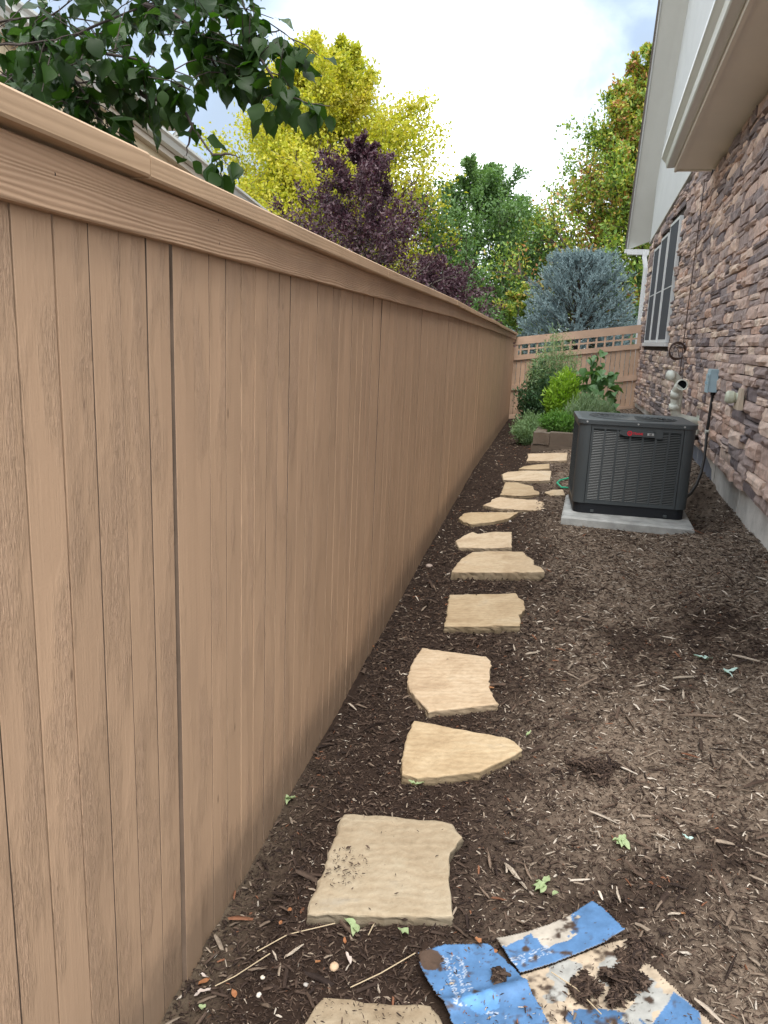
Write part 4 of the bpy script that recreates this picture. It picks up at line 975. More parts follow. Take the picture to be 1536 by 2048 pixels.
def prof_oval(R_, lo=.1, pk=.45, pw=1.):
    def p(t):
        if t < pk: u_ = (pk-t)/(pk-lo+1e-6); return R_*max(0, 1-min(u_, 1)**2*.75)
        u_ = (t-pk)/(1.02-pk); return R_*max(0, 1-u_**1.7)**.8
    return p
tree('golden_maple', 'tall bright yellow-green maple tree behind the purple-leaved tree', 'tree', (-7.3, 20.5, 0), 8.75, .16, prof_oval(2.75, .12, .5), M_YEL, M_BARKG, 74, 20, 86, (.09, .066), .16, .9, .22, seed=3, jitter=.22)
tree('purple_plum', 'dark purple-leaved tree rising just beyond the left fence', 'tree', (-4.15, 13.4, 0), 4.75, .09, prof_oval(1.5, .1, .42), M_PUR, M_BARKG, 50, 14, 42, (.06, .036), .12, 1.3, .16, seed=5, jitter=.35)
tree('purple_shrub', 'low spreading purple-leaved bush right of the purple tree, above the fence cap', 'shrub', (-3.0, 14.4, 0), 2.95, .05, prof_oval(1.15, .1, .5), M_PUR, M_BARKG, 34, 13, 40, (.055, .032), .15, 1.2, .2, seed=6, jitter=.3)
tree('green_tree', 'tall mid green tree in the middle, between the purple and the turning trees', 'tree', (-3.55, 22.5, 0), 6.25, .14, prof_oval(2.3, .05, .52), M_GRN, M_BARK, 66, 16, 50, (.10, .055), .08, 1.1, .2, seed=8, jitter=.3)
tree('green_tree', 'slim green tree between the middle green tree and the turning one', 'tree', (-2.3, 25, 0), 5.5, .1, prof_oval(1.5, .05, .4), M_GRN, M_BARK, 26, 12, 40, (.10, .055), .05, 1.1, .2, seed=9)
tree('distant_tree', 'small blue-green tree far off, left of the yellow tree behind the neighbour roof', 'tree', (-14.2, 31, 0), 7.6, .12, prof_oval(2.0, .1, .5), M_BLG, M_BARK, 26, 11, 34, (.15, .09), .1, .8, .22, seed=10)
tree('turning_ash', 'tall tree turning from green to yellow and rust beside the house gable', 'tree', (.85, 21, 0), 8.7, .17, lambda t: 2.85*min(1, .6+t*1.8)*max(.10, 1-max(0, t-.38)/.66)**.85, M_ASH, M_BARK, 96, 18, 74, (.10, .055), .05, 1.1, .18, seed=12, jitter=.25)
tree('hedge_shrub', 'yellowing low shrub at the foot of the trees, left of the blue spruce', 'shrub', (-1.9, 19, 0), 2.75, .05, prof_oval(.85, .02, .45), M_ASH, M_BARK, 22, 10, 34, (.08, .045), .04, .9, .22, seed=14)
tree('hedge_shrub', 'green shrub filling the gap behind the corner of the two fences', 'shrub', (-2.75, 17.6, 0), 2.7, .05, prof_oval(.95, .02, .45), M_GRN, M_BARK, 24, 11, 36, (.08, .045), .04, .9, .22, seed=15)
tree('hedge_shrub', 'dark green shrub between the blue spruce and the house corner', 'shrub', (.9, 19.6, 0), 3.3, .05, prof_oval(1.1, .02, .45), M_GRN, M_BARK, 26, 11, 38, (.09, .05), .04, .9, .22, seed=16)

def spruce(base, H, Rb, seed):
    rs = np.random.RandomState(seed); base = np.array(base, float)
    t = thing('blue_spruce', 'rounded blue spruce behind the lattice fence', 'tree', tuple(base))
    tm = MB(); tm.tube([base, base+np.array([0, 0, H*.96])], [.1, .012], 8); tm.build('trunk', M_BARK, t)
    bm_ = MB(); P = []; D = []; L = []; W = []
    nb = 400
    for i in range(nb):
        q = .04+.94*(i/nb)**.95; R_ = Rb*(1-q)**.58*(.82+.3*rs.rand())+.03
        az = i*2.39996+rs.rand()*.4; o = base+np.array([0, 0, q*H]); 
        el = .15+.75*q; d = np.array([cos(az)*cos(el), sin(az)*cos(el), sin(el)]); tip = o+d*R_/max(cos(el), .55)
        tip[2] = min(tip[2], base[2]+H*1.01)
        bm_.tube([o, tip], [.012, .003], 4, cap=False)
        d = (tip-o); Ln = np.linalg.norm(d); d /= Ln
        nt_ = int(5+Ln*13)
        for s in range(nt_):
            u_ = .3+.7*rs.rand()**.7; p0 = o+d*Ln*u_
            dd = d+rs.randn(3)*.42+np.array([0, 0, .30]); dd /= np.linalg.norm(dd); sl = .13+.13*rs.rand()
            m = 50; w_ = rs.rand(m)[:, None]; P.append(p0+dd*sl*w_)
            r = rs.randn(m, 3); r -= (r @ dd)[:, None]*dd; r /= np.linalg.norm(r, axis=1)[:, None]
            q2 = r*.8+dd*.75; q2 /= np.linalg.norm(q2, axis=1)[:, None]; D.append(q2); L.append(np.full(m, .036)); W.append(np.full(m, .0095))
    bm_.build('branches', M_BARK, t)
    P = np.concatenate(P); D = np.concatenate(D); L = np.concatenate(L); W = np.concatenate(W)
    rs2 = np.random.RandomState(1); S = np.cross(D, rs2.randn(len(P), 3)); S /= np.linalg.norm(S, axis=1)[:, None]
    V = np.stack([P-S*W[:, None]*.5, P+S*W[:, None]*.5, P+D*L[:, None]], 1).reshape(-1, 3); F = np.arange(len(P)*3).reshape(-1, 3)
    obj_np('needles', V, F, M_SPR, t, kind='stuff'); print('needles', len(P))
spruce((-.46, 18.3, 0), 3.35, 1.68, 4)

# ------------------------------------------------------------------ plants at the end of the yard
def bush(name, label, cat, base, H, Rr, mat, n_stem, n_leaf, leaf, seed, spread=.05, lean=.35, r_stem=.004, top=1., frac=.15):
    rs = np.random.RandomState(seed); base = np.array(base, float); t = thing(name, label, cat, tuple(base))
    sm = MB(); P = []; D = []
    for i in range(n_stem):
        a = rs.rand()*2*pi; rad = Rr*sqrt(rs.rand()); h = H*(1-.45*(rad/Rr)**2)*(.75+.35*rs.rand())
        b0 = base+np.array([cos(a)*rad*.35, sin(a)*rad*.35, 0]); tip = base+np.array([cos(a)*rad, sin(a)*rad, h])
        mid = (b0+tip)/2+np.array([cos(a), sin(a), 0])*rad*.12*lean; sm.tube([b0, mid, tip], [r_stem, r_stem*.7, r_stem*.3], 4, cap=False)
        m = n_leaf; w_ = frac+(1-frac)*rs.rand(m)[:, None]
        pp = np.where(w_ < .5, b0+(mid-b0)*w_*2, mid+(tip-mid)*(w_*2-1))+rs.randn(m, 3)*spread
        d = rs.randn(m, 3)*.7+np.array([0, 0, top])+np.array([cos(a), sin(a), 0])*.3; d /= np.linalg.norm(d, axis=1)[:, None]; P.append(pp); D.append(d)
    sm.build('stems', M_STEM, t); P = np.concatenate(P); D = np.concatenate(D); n = len(P)
    v, F = leaves_np(P, D, leaf[0]*(.6+.8*rs.rand(n)), leaf[1]*(.6+.8*rs.rand(n)), .25, seed); obj_np('foliage', v, F, mat, t, kind='stuff'); return t
M_STEM = material('green_stem', (.10, .15, .05), .7)
M_L1 = mat_leaf('feathery_leaf', [(0, (.11, .19, .09)), (.5, (.20, .31, .15)), (1, (.34, .44, .26))], .3, .6, 3)
M_L2 = mat_leaf('lime_leaf', [(0, (.14, .26, .02)), (.5, (.24, .40, .035)), (1, (.36, .50, .08))], .4, .5, 3)
M_L3 = mat_leaf('deep_green_leaf', [(0, (.02, .055, .025)), (.5, (.045, .10, .045)), (1, (.09, .17, .075))], .25, .5, 3)
M_L4 = mat_leaf('vine_leaf', [(0, (.05, .11, .04)), (.5, (.11, .21, .09)), (1, (.22, .33, .17))], .3, .45, 3)
M_L5 = mat_leaf('grey_green_leaf', [(0, (.13, .21, .11)), (.5, (.22, .31, .18)), (1, (.36, .44, .3))], .25, .6, 3)
bush('tall_cosmos', 'tall feathery pale green plant reaching up to the lattice', 'plant', (-.62, 12.7, .31), 1.45, .40, M_L1, 60, 130, (.06, .010), 1, .045, .6, top=.6, frac=.3)
bush('dark_shrub', 'dark green leafy shrub left of the lime plant, against the cross fence', 'plant', (-.82, 12.6, .15), 1.0, .34, M_L3, 60, 95, (.05, .028), 2, .05)
bush('lime_plant', 'bright lime green upright leafy plant in the middle of the planter', 'plant', (-.42, 11.6, .31), .86, .24, M_L2, 55, 70, (.075, .022), 3, .03, top=1.2)
bush('grey_shrub', 'grey-green spiky clump behind the top left corner of the air conditioner', 'plant', (-.02, 11.2, .31), .52, .34, M_L5, 220, 26, (.10, .007), 4, .012, .8, top=1.6)
bush('low_herb', 'low feathery green herb mound spilling over the left planter timber', 'plant', (-.78, 11.2, .05), .46, .30, M_L1, 120, 60, (.05, .010), 5, .03, top=.9)
bush('low_herb', 'low bright green herb between the lime plant and the planter front', 'plant', (-.42, 10.9, .3), .30, .26, mat_leaf('herb_leaf', [(0, (.06, .16, .03)), (.5, (.12, .26, .05)), (1, (.2, .36, .1))], .35, .5, 3), 90, 50, (.04, .016), 6, .03)
# big-leaved vine: every leaf is large enough to tell apart
def broad_leaf(L, W, bend, k, pts=5, lobes=0):
    rs = random.Random(k); v = []; fs = []
    for i in range(pts+1):
        t = i/pts; w_ = W*(sin(pi*min(1, t**.75))**.8)*(1-.15*t)+(.0 if 0 < i < pts else 0); z = -bend*t*t*L
        yy = L*t; c = .22*w_
        v += [(-w_/2, yy-.06*L*(1-t), z+c+rs.uniform(-.03, .03)*L), (0, yy, z), (w_/2, yy-.06*L*(1-t), z+c+rs.uniform(-.03, .03)*L)]
    for i in range(pts):
        a = i*3; fs += [(a, a+1, a+4, a+3), (a+1, a+2, a+5, a+4)]
    return np.array(v), fs
vine = thing('squash_vine', 'broad-leaved climbing vine in front of the cross fence, behind the air conditioner', 'plant', (.0, 12.4, .3))
VM = [mesh_np('leaf', *broad_leaf(.16, .16, .35, k), M_L4, True) for k in range(5)]
sm = MB(); stemp = [(.0, 12.4, .31), (-.02, 12.35, .7), (.0, 12.3, 1.1), (.02, 12.3, 1.38)]; sm.tube(stemp, .006, 5); sm.tube([(.0, 12.3, .95), (.2, 12.25, .99), (.42, 12.2, .97)], .008, 5); sm.tube([(-.02, 12.35, .7), (.2, 12.2, .78), (.3, 12.2, .6)], .005, 5); sm.build('stems', M_STEM, vine)
for i in range(150):
    if i < 22: p = Vector((R.gauss(.0, .05), 12.28+R.uniform(-.08, .08), R.uniform(.95, 1.42)))
    else: p = Vector((R.uniform(-.25, .36), 12.1+R.uniform(-.25, .25), .55+.62*R.random()**1.1))
    o = bpy.data.objects.new('leaf', VM[i % 5]); link(o); o.parent = vine; o.location = p-WL[vine]
    o.rotation_euler = (R.uniform(-1.0, -.1), R.uniform(-.5, .5), R.uniform(0, 2*pi)); s_ = R.uniform(.55, 1.1); o.scale = (s_, s_, s_)

# ------------------------------------------------------------------ overhanging tree, top left
pear = thing('pear_tree', 'dark leafy branches of a broad-leaved tree hanging over the fence at top left', 'tree', (-3.3, 2.6, 0))
PBs = WL[pear]
M_PL = mat_leaf('glossy_green_leaf', [(.0, (.009, .025, .006)), (.45, (.018, .044, .008)), (.8, (.032, .070, .012)), (1, (.055, .105, .018))], .42, .5, 2.5, .28, (1.5, 1.9, .5))
NG(M_PL)
g_ = NG(M_PL); oi_ = g_.n('ShaderNodeObjectInfo')
for nd in M_PL.node_tree.nodes:                                   # per-leaf colour comes from the object
    if nd.type == 'NEW_GEOMETRY':
        for lk in list(nd.outputs['Random Per Island'].links): M_PL.node_tree.links.new(oi_.outputs['Random'], lk.to_socket)
def pear_leaf(k):
    rs = random.Random(k); L, W, nn = .070*rs.uniform(.8, 1.1), .053*rs.uniform(.8, 1.15), 6; v = []; fs = []; be = rs.uniform(.1, .75); cup = rs.uniform(-.1, .45); tw = rs.uniform(-.5, .5)
    wd = [.0, .66, .98, .92, .62, .22, .0]
    for i in range(nn+1):
        t = i/nn; w_ = W*wd[i]; z = -be*t*t*L*.6; a = tw*t; ws = rs.uniform(-.004, .004)
        v += [(-w_/2*cos(a), L*t-.1*W*(1-t), z+abs(w_)*cup*.5-w_/2*sin(a)+ws), (0, L*t, z), (w_/2*cos(a), L*t-.1*W*(1-t), z+abs(w_)*cup*.5+w_/2*sin(a)-ws)]
    for i in range(nn):
        a = i*3; fs += [(a, a+1, a+4, a+3), (a+1, a+2, a+5, a+4)]
    v += [(-.0009, -.028, .006), (.0009, -.028, .006), (.0007, .002, 0), (-.0007, .002, 0)]; m = len(v); fs.append((m-4, m-3, m-2, m-1))
    return np.array(v), fs
PLV = [pear_leaf(k) for k in range(9)]; PLM = [mesh_np('leaf', a, b_, M_PL, True) for a, b_ in PLV]
bm_ = MB(); tm = MB()
tm.tube([(-3.3, 2.6, -.1), (-3.25, 2.6, 1.0), (-3.05, 2.55, 1.9), (-2.8, 2.5, 2.6), (-2.6, 2.5, 3.6)], [.09, .08, .065, .05, .03], 10); tm.build('trunk', M_BARKG, pear)
spots = []
for bi, pth in enumerate(PEAR):
    n = len(pth); r0_ = .0085 if n > 5 else .005
    if bi in (0, 10, 13, 14): bm_.tube([(-2.95, 2.5, 2.2)]+[tuple(pth[0])], [.02, r0_*1.4], 6)
    # smooth the path
    sm_ = []
    for i in range(n-1):
        a, c = Vector(pth[i]), Vector(pth[i+1])
        for q in range(4):
            t = q/4; sm_.append(a.lerp(c, t)+Vector((mnoise.noise(Vector((i*3.1+q*.7, bi, 1)))*.006, mnoise.noise(Vector((i*2.1+q, bi, 5)))*.01, mnoise.noise(Vector((i+q*.9, bi, 9)))*.006)))
    sm_.append(Vector(pth[-1])); m = len(sm_)
    rads = [max(.0014, r0_*(1-.85*i/m)) for i in range(m)]; bm_.tube(sm_, rads, 6)
    sparse = bi in (5, 6, 7)
    for i, p in enumerate(sm_):
        dens = 1.0 if not sparse else .35
        if bi == 3 and i > m*.55: dens = .8
        if bi == 7: dens = .0
        if bi == 5 and i < m*.3: dens = 1.
        for _ in range(2):
            if R.random() < dens*.8: spots.append((p, 0))
        if (not sparse) and p.x < -.95 and R.random() < .75:          # side twigs fill the dense part
            d = Vector((R.gauss(0, .6), R.gauss(0, .8), R.gauss(.0, .5))).normalized()*R.uniform(.06, .2); e = p+d
            if e.z > 1.9:
                bm_.tube([p, (p+e)/2+Vector((0, 0, .008)), e], [.0022, .0018, .0012], 4)
                
                for q in (.4, .7, 1.):
                    if p.lerp(e, q).z > 2.03 or R.random() < .45: spots.append((p.lerp(e, q), 1))
    if sparse or bi in (3, 4, 12): spots.append((sm_[-1], 0)); spots.append((sm_[-1], 0))
bm_.build('branches', mat_plain('twig_bark', (.05, .038, .034), .8, .2, 30), pear)
leafs = []
for p, kk in spots:
    az = R.uniform(0, 2*pi); pitch2 = R.choice([-1.35, -1.15, -.9, -.5, -.1])+R.uniform(-.25, .25)
    rot = Matrix.Rotation(az, 4, 'Z') @ Matrix.Rotation(pitch2, 4, 'X') @ Matrix.Rotation(R.uniform(-.9, .9), 4, 'Y')
    off = rot @ Vector((0, .028, 0)); s_ = R.uniform(.7, 1.12)
    leafs.append((Matrix.Translation(p+off) @ rot @ Matrix.Scale(s_, 4), R.randrange(9)))
# keep leaves off the fence cap
def lowz(M_): return (M_ @ Vector((0, .07, 0))).z
leafs = [l for l in leafs if lowz(l[0]) > 1.80 or (l[0].translation.x > -.6)]
def infront(M_):
    d = M_.translation-camv; return -d.length if d.dot(f) > 0 else -99
R.shuffle(leafs); vis = [l for l in leafs if (l[0].translation-camv).normalized().dot(f) > .74]; hid = [l for l in leafs if not (l[0].translation-camv).normalized().dot(f) > .74]
vis.sort(key=lambda l: (l[0].translation-camv).length)
for M_, k in vis[:300]:
    o = bpy.data.objects.new('leaf', PLM[k]); link(o); o.parent = pear; o.matrix_local = Matrix.Translation(-PBs) @ M_
lv, lf, ln = [], [], 0
for M_, k in vis[300:]+hid:
    v_, f_ = PLV[k]; A_ = np.array(M_); lv.append(v_ @ A_[:3, :3].T+A_[:3, 3]); lf += [tuple(q+ln for q in t) for t in f_]; ln += len(v_)
print('pear leaves', len(vis), len(hid))
if lv: obj_np('remaining_foliage', np.concatenate(lv), lf, mat_leaf('glossy_green_leaf_small', [(.0, (.010, .028, .008)), (.45, (.020, .048, .012)), (1, (.045, .09, .022))], .30, .38, 2.5, .5, (1.5, 1.9, .5)), pear, kind='stuff')
for p in ((-1.05, 2.3, 2.0),):
    mb = MB(); 
q_ = Vector(PEAR[9][2]); mb = MB(); mb.tube([tuple(q_), tuple(q_+Vector((0, 0, .03)))], .001, 4)
for dz, rr_ in ((.03, .003), (.034, .006), (.040, .0065), (.045, .003)): pass
mb.tube([tuple(q_+Vector((0, 0, z))) for z in (.028, .031, .037, .042, .044)], [.002, .0055, .0068, .0048, .001], 10); mb.build('fruit', material('small_fruit', (.03, .02, .012), .5), pear)

# ------------------------------------------------------------------ neighbour's house beyond the fence
nb = thing('beige_house', 'beige neighbouring house with cream gutters, partly hidden behind the left fence', 'house', (-6, 9, 0))
a0, a1 = Vector((-5, 4.5, 4.225)), Vector((-5, 11.4, 3.215))
mb = MB(); v = [(-5.12, 4.5, 0), (-5.12, 11.5, 0), (-5.12, 11.5, 3.10), (-5.12, 4.5, 4.12), (-6.6, 4.5, 0), (-6.6, 11.5, 0), (-6.6, 11.5, 3.10), (-6.6, 4.5, 4.12)]
mb.add(v, [(0, 1, 2, 3), (7, 6, 5, 4), (0, 4, 5, 1), (1, 5, 6, 2), (2, 6, 7, 3), (3, 7, 4, 0)]); mb.build('wall', M_BEIGE, nb)
def sweep2(prof, name, mat, off=(0, 0, 0)):
    mb = MB(); mb.extr(prof, [(a0+Vector(off), Vector((1, 0, 0)), Vector((0, 0, 1))), (a1+Vector(off), Vector((1, 0, 0)), Vector((0, 0, 1)))]); mb.build(name, mat, nb)
sweep2([(-.12, -.17), (-.04, -.17), (-.04, -.06), (-.12, -.06)], 'fascia', M_BTRIM)
sweep2([(-.04, -.06), (-.02, -.11), (.03, -.09), (.05, -.03), (.08, -.01), (.08, .02), (-.04, .02)], 'gutter', M_GUT)
sweep2([(-.12, -.02), (.02, .025), (.02, .04), (-1.5, .35), (-1.5, .3)], 'roof', M_SHING)
mb = MB(); mb.bbox((-8.0, 5.5, 2.5), (-6.7, 11.1, 4.45)); mb.build('upper_wall', M_BEIGE, nb)
c0, c1 = Vector((-6.2, 6.2, 4.95)), Vector((-6.2, 11.15, 4.22)); c0 = Vector((-6.2, 6.4, 4.75)); c1 = Vector((-6.2, 11.18, 4.38))
for prof, nme, mt in (([(-.5, -.02), (-.10, -.02), (-.10, .0), (-.5, .0)], 'soffit', M_SOFF), ([(-.10, -.02), (-.08, -.02), (-.08, .12), (-.10, .12)], 'fascia', M_BTRIM), ([(-.08, -.01), (-.02, -.01), (.0, .05), (.03, .08), (.03, .11), (-.08, .11)], 'gutter', M_GUT), ([(-1.2, .35), (-.02, .12), (-.02, .14), (-1.2, .40)], 'roof', M_SHING)):
    mb = MB(); mb.extr(prof, [(c0, Vector((1, 0, 0)), Vector((0, 0, 1))), (c1, Vector((1, 0, 0)), Vector((0, 0, 1)))]); mb.build(nme, mt, nb)
mb = MB(); mb.tube([(-6.22, 11.0, 4.38), (-6.22, 11.0, 4.30), (-6.3, 10.95, 4.2), (-6.42, 10.93, 4.14)], .045, 8); mb.build('downspout', M_GUT, nb)

# ------------------------------------------------------------------ torn cardboard box
BLUE = np.array((.075, .17, .335)); KRAFT = np.array((.43, .35, .26)); PALE = np.array((.37, .37, .35)); DIRT = np.array((.035, .022, .015)); WHITE = np.array((.36, .42, .52))
M_CARD = mat_vcol('printed_cardboard', .6, .3, 60, .002, .3)
card = thing('cardboard_box', 'torn flattened blue and kraft cardboard box lying in the mulch', 'cardboard', (.05, 1.5, .14))
def scribble(X, Y, o, ang, length, size, seed, rows=2):
    """rows of small worn print strokes, too worn to read"""
    u_ = (X-o[0])*cos(ang)+(Y-o[1])*sin(ang); v_ = -(X-o[0])*sin(ang)+(Y-o[1])*cos(ang); m = np.zeros(X.shape, bool)
    for r_ in range(rows):
        vv = (v_+r_*size*1.5)/size; cell = np.floor(u_/(size*.62)); fu = u_/(size*.62)-cell
        h = lambda k: ((np.sin(cell*(12.9+k)+r_*7.7+seed+k*3.1)*43758.5) % 1)
        st = (vv > 0) & (vv < 1) & (u_ > 0) & (u_ < length) & (h(5) < .86)
        g1 = (np.abs(fu-.18) < .13) | ((np.abs(fu-.7) < .13) & (h(1) > .45)) | ((np.abs(vv-.92) < .14) & (h(2) > .4) & (fu < .85)) | ((np.abs(vv-.5) < .12) & (h(3) > .4) & (fu < .85)) | ((np.abs(vv-.08) < .14) & (h(4) > .4) & (fu < .85))
        m |= st & g1
    return m & (fbm(X*220, Y*220, 2, seed) > .4)
def sheet(poly, name, cell, zf, colf, label=None, th=.003):
    xs = [p[0] for p in poly]; ys = [p[1] for p in poly]
    gx = np.arange(min(xs)-cell, max(xs)+cell, cell); gy = np.arange(min(ys)-cell, max(ys)+cell, cell)
    X, Y = np.meshgrid(gx, gy, indexing='ij'); cxn, cyn = X[:-1, :-1]+cell/2, Y[:-1, :-1]+cell/2
    jx = .004*(fbm(cxn*90, cyn*90, 2, 4)-.5); keep = inpoly(cxn+jx, cyn+jx, poly)
    n, m = X.shape; idx = np.arange(n*m).reshape(n, m)
    Z = zf(X, Y); a = idx[:-1, :-1][keep]; b_ = idx[1:, :-1][keep]; c = idx[1:, 1:][keep]; d = idx[:-1, 1:][keep]
    F = np.stack([a, b_, c, d], -1); N = n*m; Fb = np.stack([d, c, b_, a], -1)+N
    E_ = {}
    for q in F.tolist():
        for i in range(4): E_[(q[i], q[(i+1) % 4])] = 1
    sd_ = [(e[0], e[0]+N, e[1]+N, e[1]) for e in E_ if (e[1], e[0]) not in E_]
    V = np.concatenate([np.stack([X, Y, Z], -1).reshape(-1, 3), np.stack([X, Y, Z-th], -1).reshape(-1, 3)])
    C = colf(X.ravel(), Y.ravel()); C = np.concatenate([C, np.tile(KRAFT*.8, (N, 1))]); C = np.concatenate([C, np.ones((2*N, 1))], 1)
    FF = np.concatenate([F, Fb, np.array(sd_)]); used = np.unique(FF); mp_ = np.zeros(2*N, int); mp_[used] = np.arange(len(used))
    return obj_np(name, V[used], mp_[FF], M_CARD, card, False, C[used], label=label)
def dirt(X, Y, c, amt, seed):
    k = np.clip((fbm(X*42, Y*42, 4, seed)-(.68-amt))*7, 0, 1)[:, None]; s2 = (vnoise(X*420, Y*420, seed+3) > .93)[:, None]*.8
    k = np.maximum(k, s2); return c*(1-k)+DIRT*1.5*k
def colA(X, Y):
    c = np.tile(BLUE, (len(X), 1))*(.85+.3*fbm(X*9, Y*9, 3, 2))[:, None]
    s = scribble(X, Y, (-.175, 1.505), -1.15, .13, .011, 1, 3) | scribble(X, Y, (-.165, 1.365), -.1, .12, .010, 3, 1); c[s] = WHITE
    w_ = np.hypot(X+.232, Y-1.47) < .022+.014*fbm(X*60, Y*60, 2, 6); c[w_] = DIRT*2.2
    # crumpled pale blue scuff
    q = np.hypot((X+.10), (Y-1.385)*1.2)+.03*(fbm(X*50, Y*50, 3, 8)-.5) < .036; c[q] = np.array((.10, .25, .50))
    return dirt(X, Y, c, .03, 11)
def colB(X, Y):
    c = np.tile(BLUE, (len(X), 1))*(.9+.2*fbm(X*9, Y*9, 3, 2))[:, None]
    ang = atan2(1.725-1.569, .121+.092); v_ = -(X+.092)*sin(ang)+(Y-1.569)*cos(ang); u_ = (X+.092)*cos(ang)+(Y-1.569)*sin(ang); e = .012*(fbm(X*45, Y*45, 4, 5)-.5)*2
    k = ((v_+e > -.028) & (u_ < .19+e*3)) | ((u_ > .085+e) & (u_ < .205+e*2+v_*.6) & (v_ > -.078+e*.6))
    c[k] = (PALE*.55+KRAFT*.45)[None]*(.8+.45*fbm(X[k]*30, Y[k]*30, 3, 9))[:, None]
    s = scribble(X, Y, (-.052, 1.503), ang*.95, .10, .010, 5, 2); c[s] = WHITE
    return dirt(X, Y, c, .05, 13)
def colC(X, Y):
    c = (KRAFT*1.0)[None]*(.75+.5*fbm(X*25, Y*25, 4, 2))[:, None]; p = (fbm(X*18, Y*18, 3, 7) > .56)[:, None]; c = np.where(p, PALE[None]*(.9), c)
    k = inpoly(X, Y, CARD_BLUE); c[k] = BLUE; k2 = (np.hypot((X-.150)/.08, (Y-1.385)/.03) < 1) & (fbm(X*35, Y*35, 3, 17) > .52); c[k2] = BLUE*.8
    return dirt(X, Y, c, .07, 15)
base_z = lambda X, Y: gz0(X, Y)
sheet(CARD_C, 'card_panel', .0032, lambda X, Y: base_z(X, Y)+.014+.006*fbm(X*8, Y*8, 3, 3)+.03*np.clip((X-.25)/.15, 0, 1)**2, colC, 'kraft brown panel with a blue corner')
sheet(CARD_A, 'card_panel', .0028, lambda X, Y: base_z(X, Y)+.020+.012*fbm(X*9, Y*9, 3, 5)+.012*np.exp(-((Y-1.40-.5*(X+.1))/.02)**2)+.02*np.clip((-.15-X)/.1, 0, 1), colA, 'blue flap with worn white print')
sheet(CARD_B, 'card_panel', .0028, lambda X, Y: base_z(X, Y)+.022+.006*fbm(X*7, Y*7, 3, 7)+.007*np.exp(-((X+.075+.6*(Y-1.5))/.03)**2)+.006*np.clip((X-.06)/.1, 0, 1)**1.5, colB, 'curled blue strip with a scuffed pale patch')
V1, F1, C1 = heap('mulch_heap', '', .170, 1.44, .10, .03, 6000, 41, 1.0); V1[:, 2] += .014
obj_np('mulch_heap', V1, F1, M_CHIP, col=C1, kind='stuff', label='pile of dark mulch dumped on the kraft cardboard panel', cat='mulch')
V1, F1, C1 = heap('mulch_heap', '', .225, 1.585, .055, .025, 2200, 42); V1[:, 2] += .010
obj_np('mulch_heap', V1, F1, M_CHIP, col=C1, kind='stuff', label='dark mulch spill at the tip of the curled blue cardboard strip', cat='mulch')
V1, F1, C1 = heap('mulch_heap', '', MOUND[0][0], MOUND[0][1], .10, .02, 3500, 43, 1.5); V1[:, 2] += .0
obj_np('mulch_heap', V1, F1, M_CHIP, col=C1, kind='stuff', label='dark clump of fine mulch right of the pointed flagstone', cat='mulch')
V1, F1, C1 = heap('mulch_heap', '', -.075, 1.455, .022, .012, 350, 44); V1[:, 2] += .026
V2, F2, C2 = chips(420, (-.22, .05), (1.28, 1.53), .007, 'c', seed=46, pal=PAL[[0, 2, 4, 6, 8]], zoff=.030, bounds=lambda x, y: inpoly(x, y, CARD_A) & (fbm(x*30, y*30, 3, 4) > .5))
V3, F3, C3 = chips(800, (-.05, .34), (1.3, 1.62), .006, 'c', seed=47, pal=PAL[:5], zoff=.024, bounds=lambda x, y: inpoly(x, y, CARD_C) & (fbm(x*20, y*20, 3, 4) > .42))
Vc = np.concatenate([V1, V2, V3]); Fc_ = np.concatenate([F1, F2+len(V1), F3+len(V1)+len(V2)]); obj_np('spilt_mulch', Vc, Fc_, M_CHIP, col=np.concatenate([C1, C2, C3]), kind='stuff', label='mulch crumbs and leaf bits scattered on the blue cardboard', cat='mulch')

# ------------------------------------------------------------------ small things lying on the mulch
def pebble(x, y, r_, col, label):
    mb = MB(); v = []; n = 10
    rs = random.Random(int(x*999+y*77)); sx_, sy2, sz_ = rs.uniform(.85, 1.25), rs.uniform(.8, 1.1), rs.uniform(.55, .8); z = float(gz(x, y))
    for i in range(7):
        a = -pi/2+pi*i/6
        for k in range(n):
            t = 2*pi*k/n; q = 1+.12*mnoise.noise(Vector((cos(t)*2, sin(t)*2, a+x*50))); v.append((x+cos(a)*cos(t)*r_*sx_*q, y+cos(a)*sin(t)*r_*sy2*q, z+r_*.45+sin(a)*r_*sz_*q))
    mb.add(v, [(i*n+k, i*n+(k+1) % n, (i+1)*n+(k+1) % n, (i+1)*n+k) for i in range(6) for k in range(n)])
    mb.build('pebble', mat_plain('pebble_'+str(int(r_*1e4)), col, .7, .15, 20, .2, 60, .002), None, label, 'pebble', 'pebbles in the mulch', smooth=True, loc=(x, y, z))
for (x, y), r_, col, lb in zip(PEBBLE, (.0125, .006, .02, .007, .006, .010, .014, .006), ((.5, .36, .24), (.55, .5, .42), (.35, .28, .24), (.6, .56, .5), (.4, .35, .3), (.35, .25, .2), (.4, .38, .36), (.38, .36, .34)),
    ('rounded tan pebble above the cropped bottom flagstone', 'small white pebble near the fence foot at the bottom', 'brown pebble by the fence left of the half-round flagstone', 'small pale pebble in the bottom left mulch', 'small grey pebble beside the split white stick',
     'brownish pebble under the tapering flagstone', 'grey pebble between the leaf-shaped flagstone and the slab', 'tiny grey pebble among the bottom left litter')): pebble(x, y, r_, col, lb)
M_SPLIT = mat_grain('split_wood', (.42, .36, .29), 3, 'X'); M_SPLITD = mat_grain('dark_split_wood', (.19, .14, .105), 3, 'X')
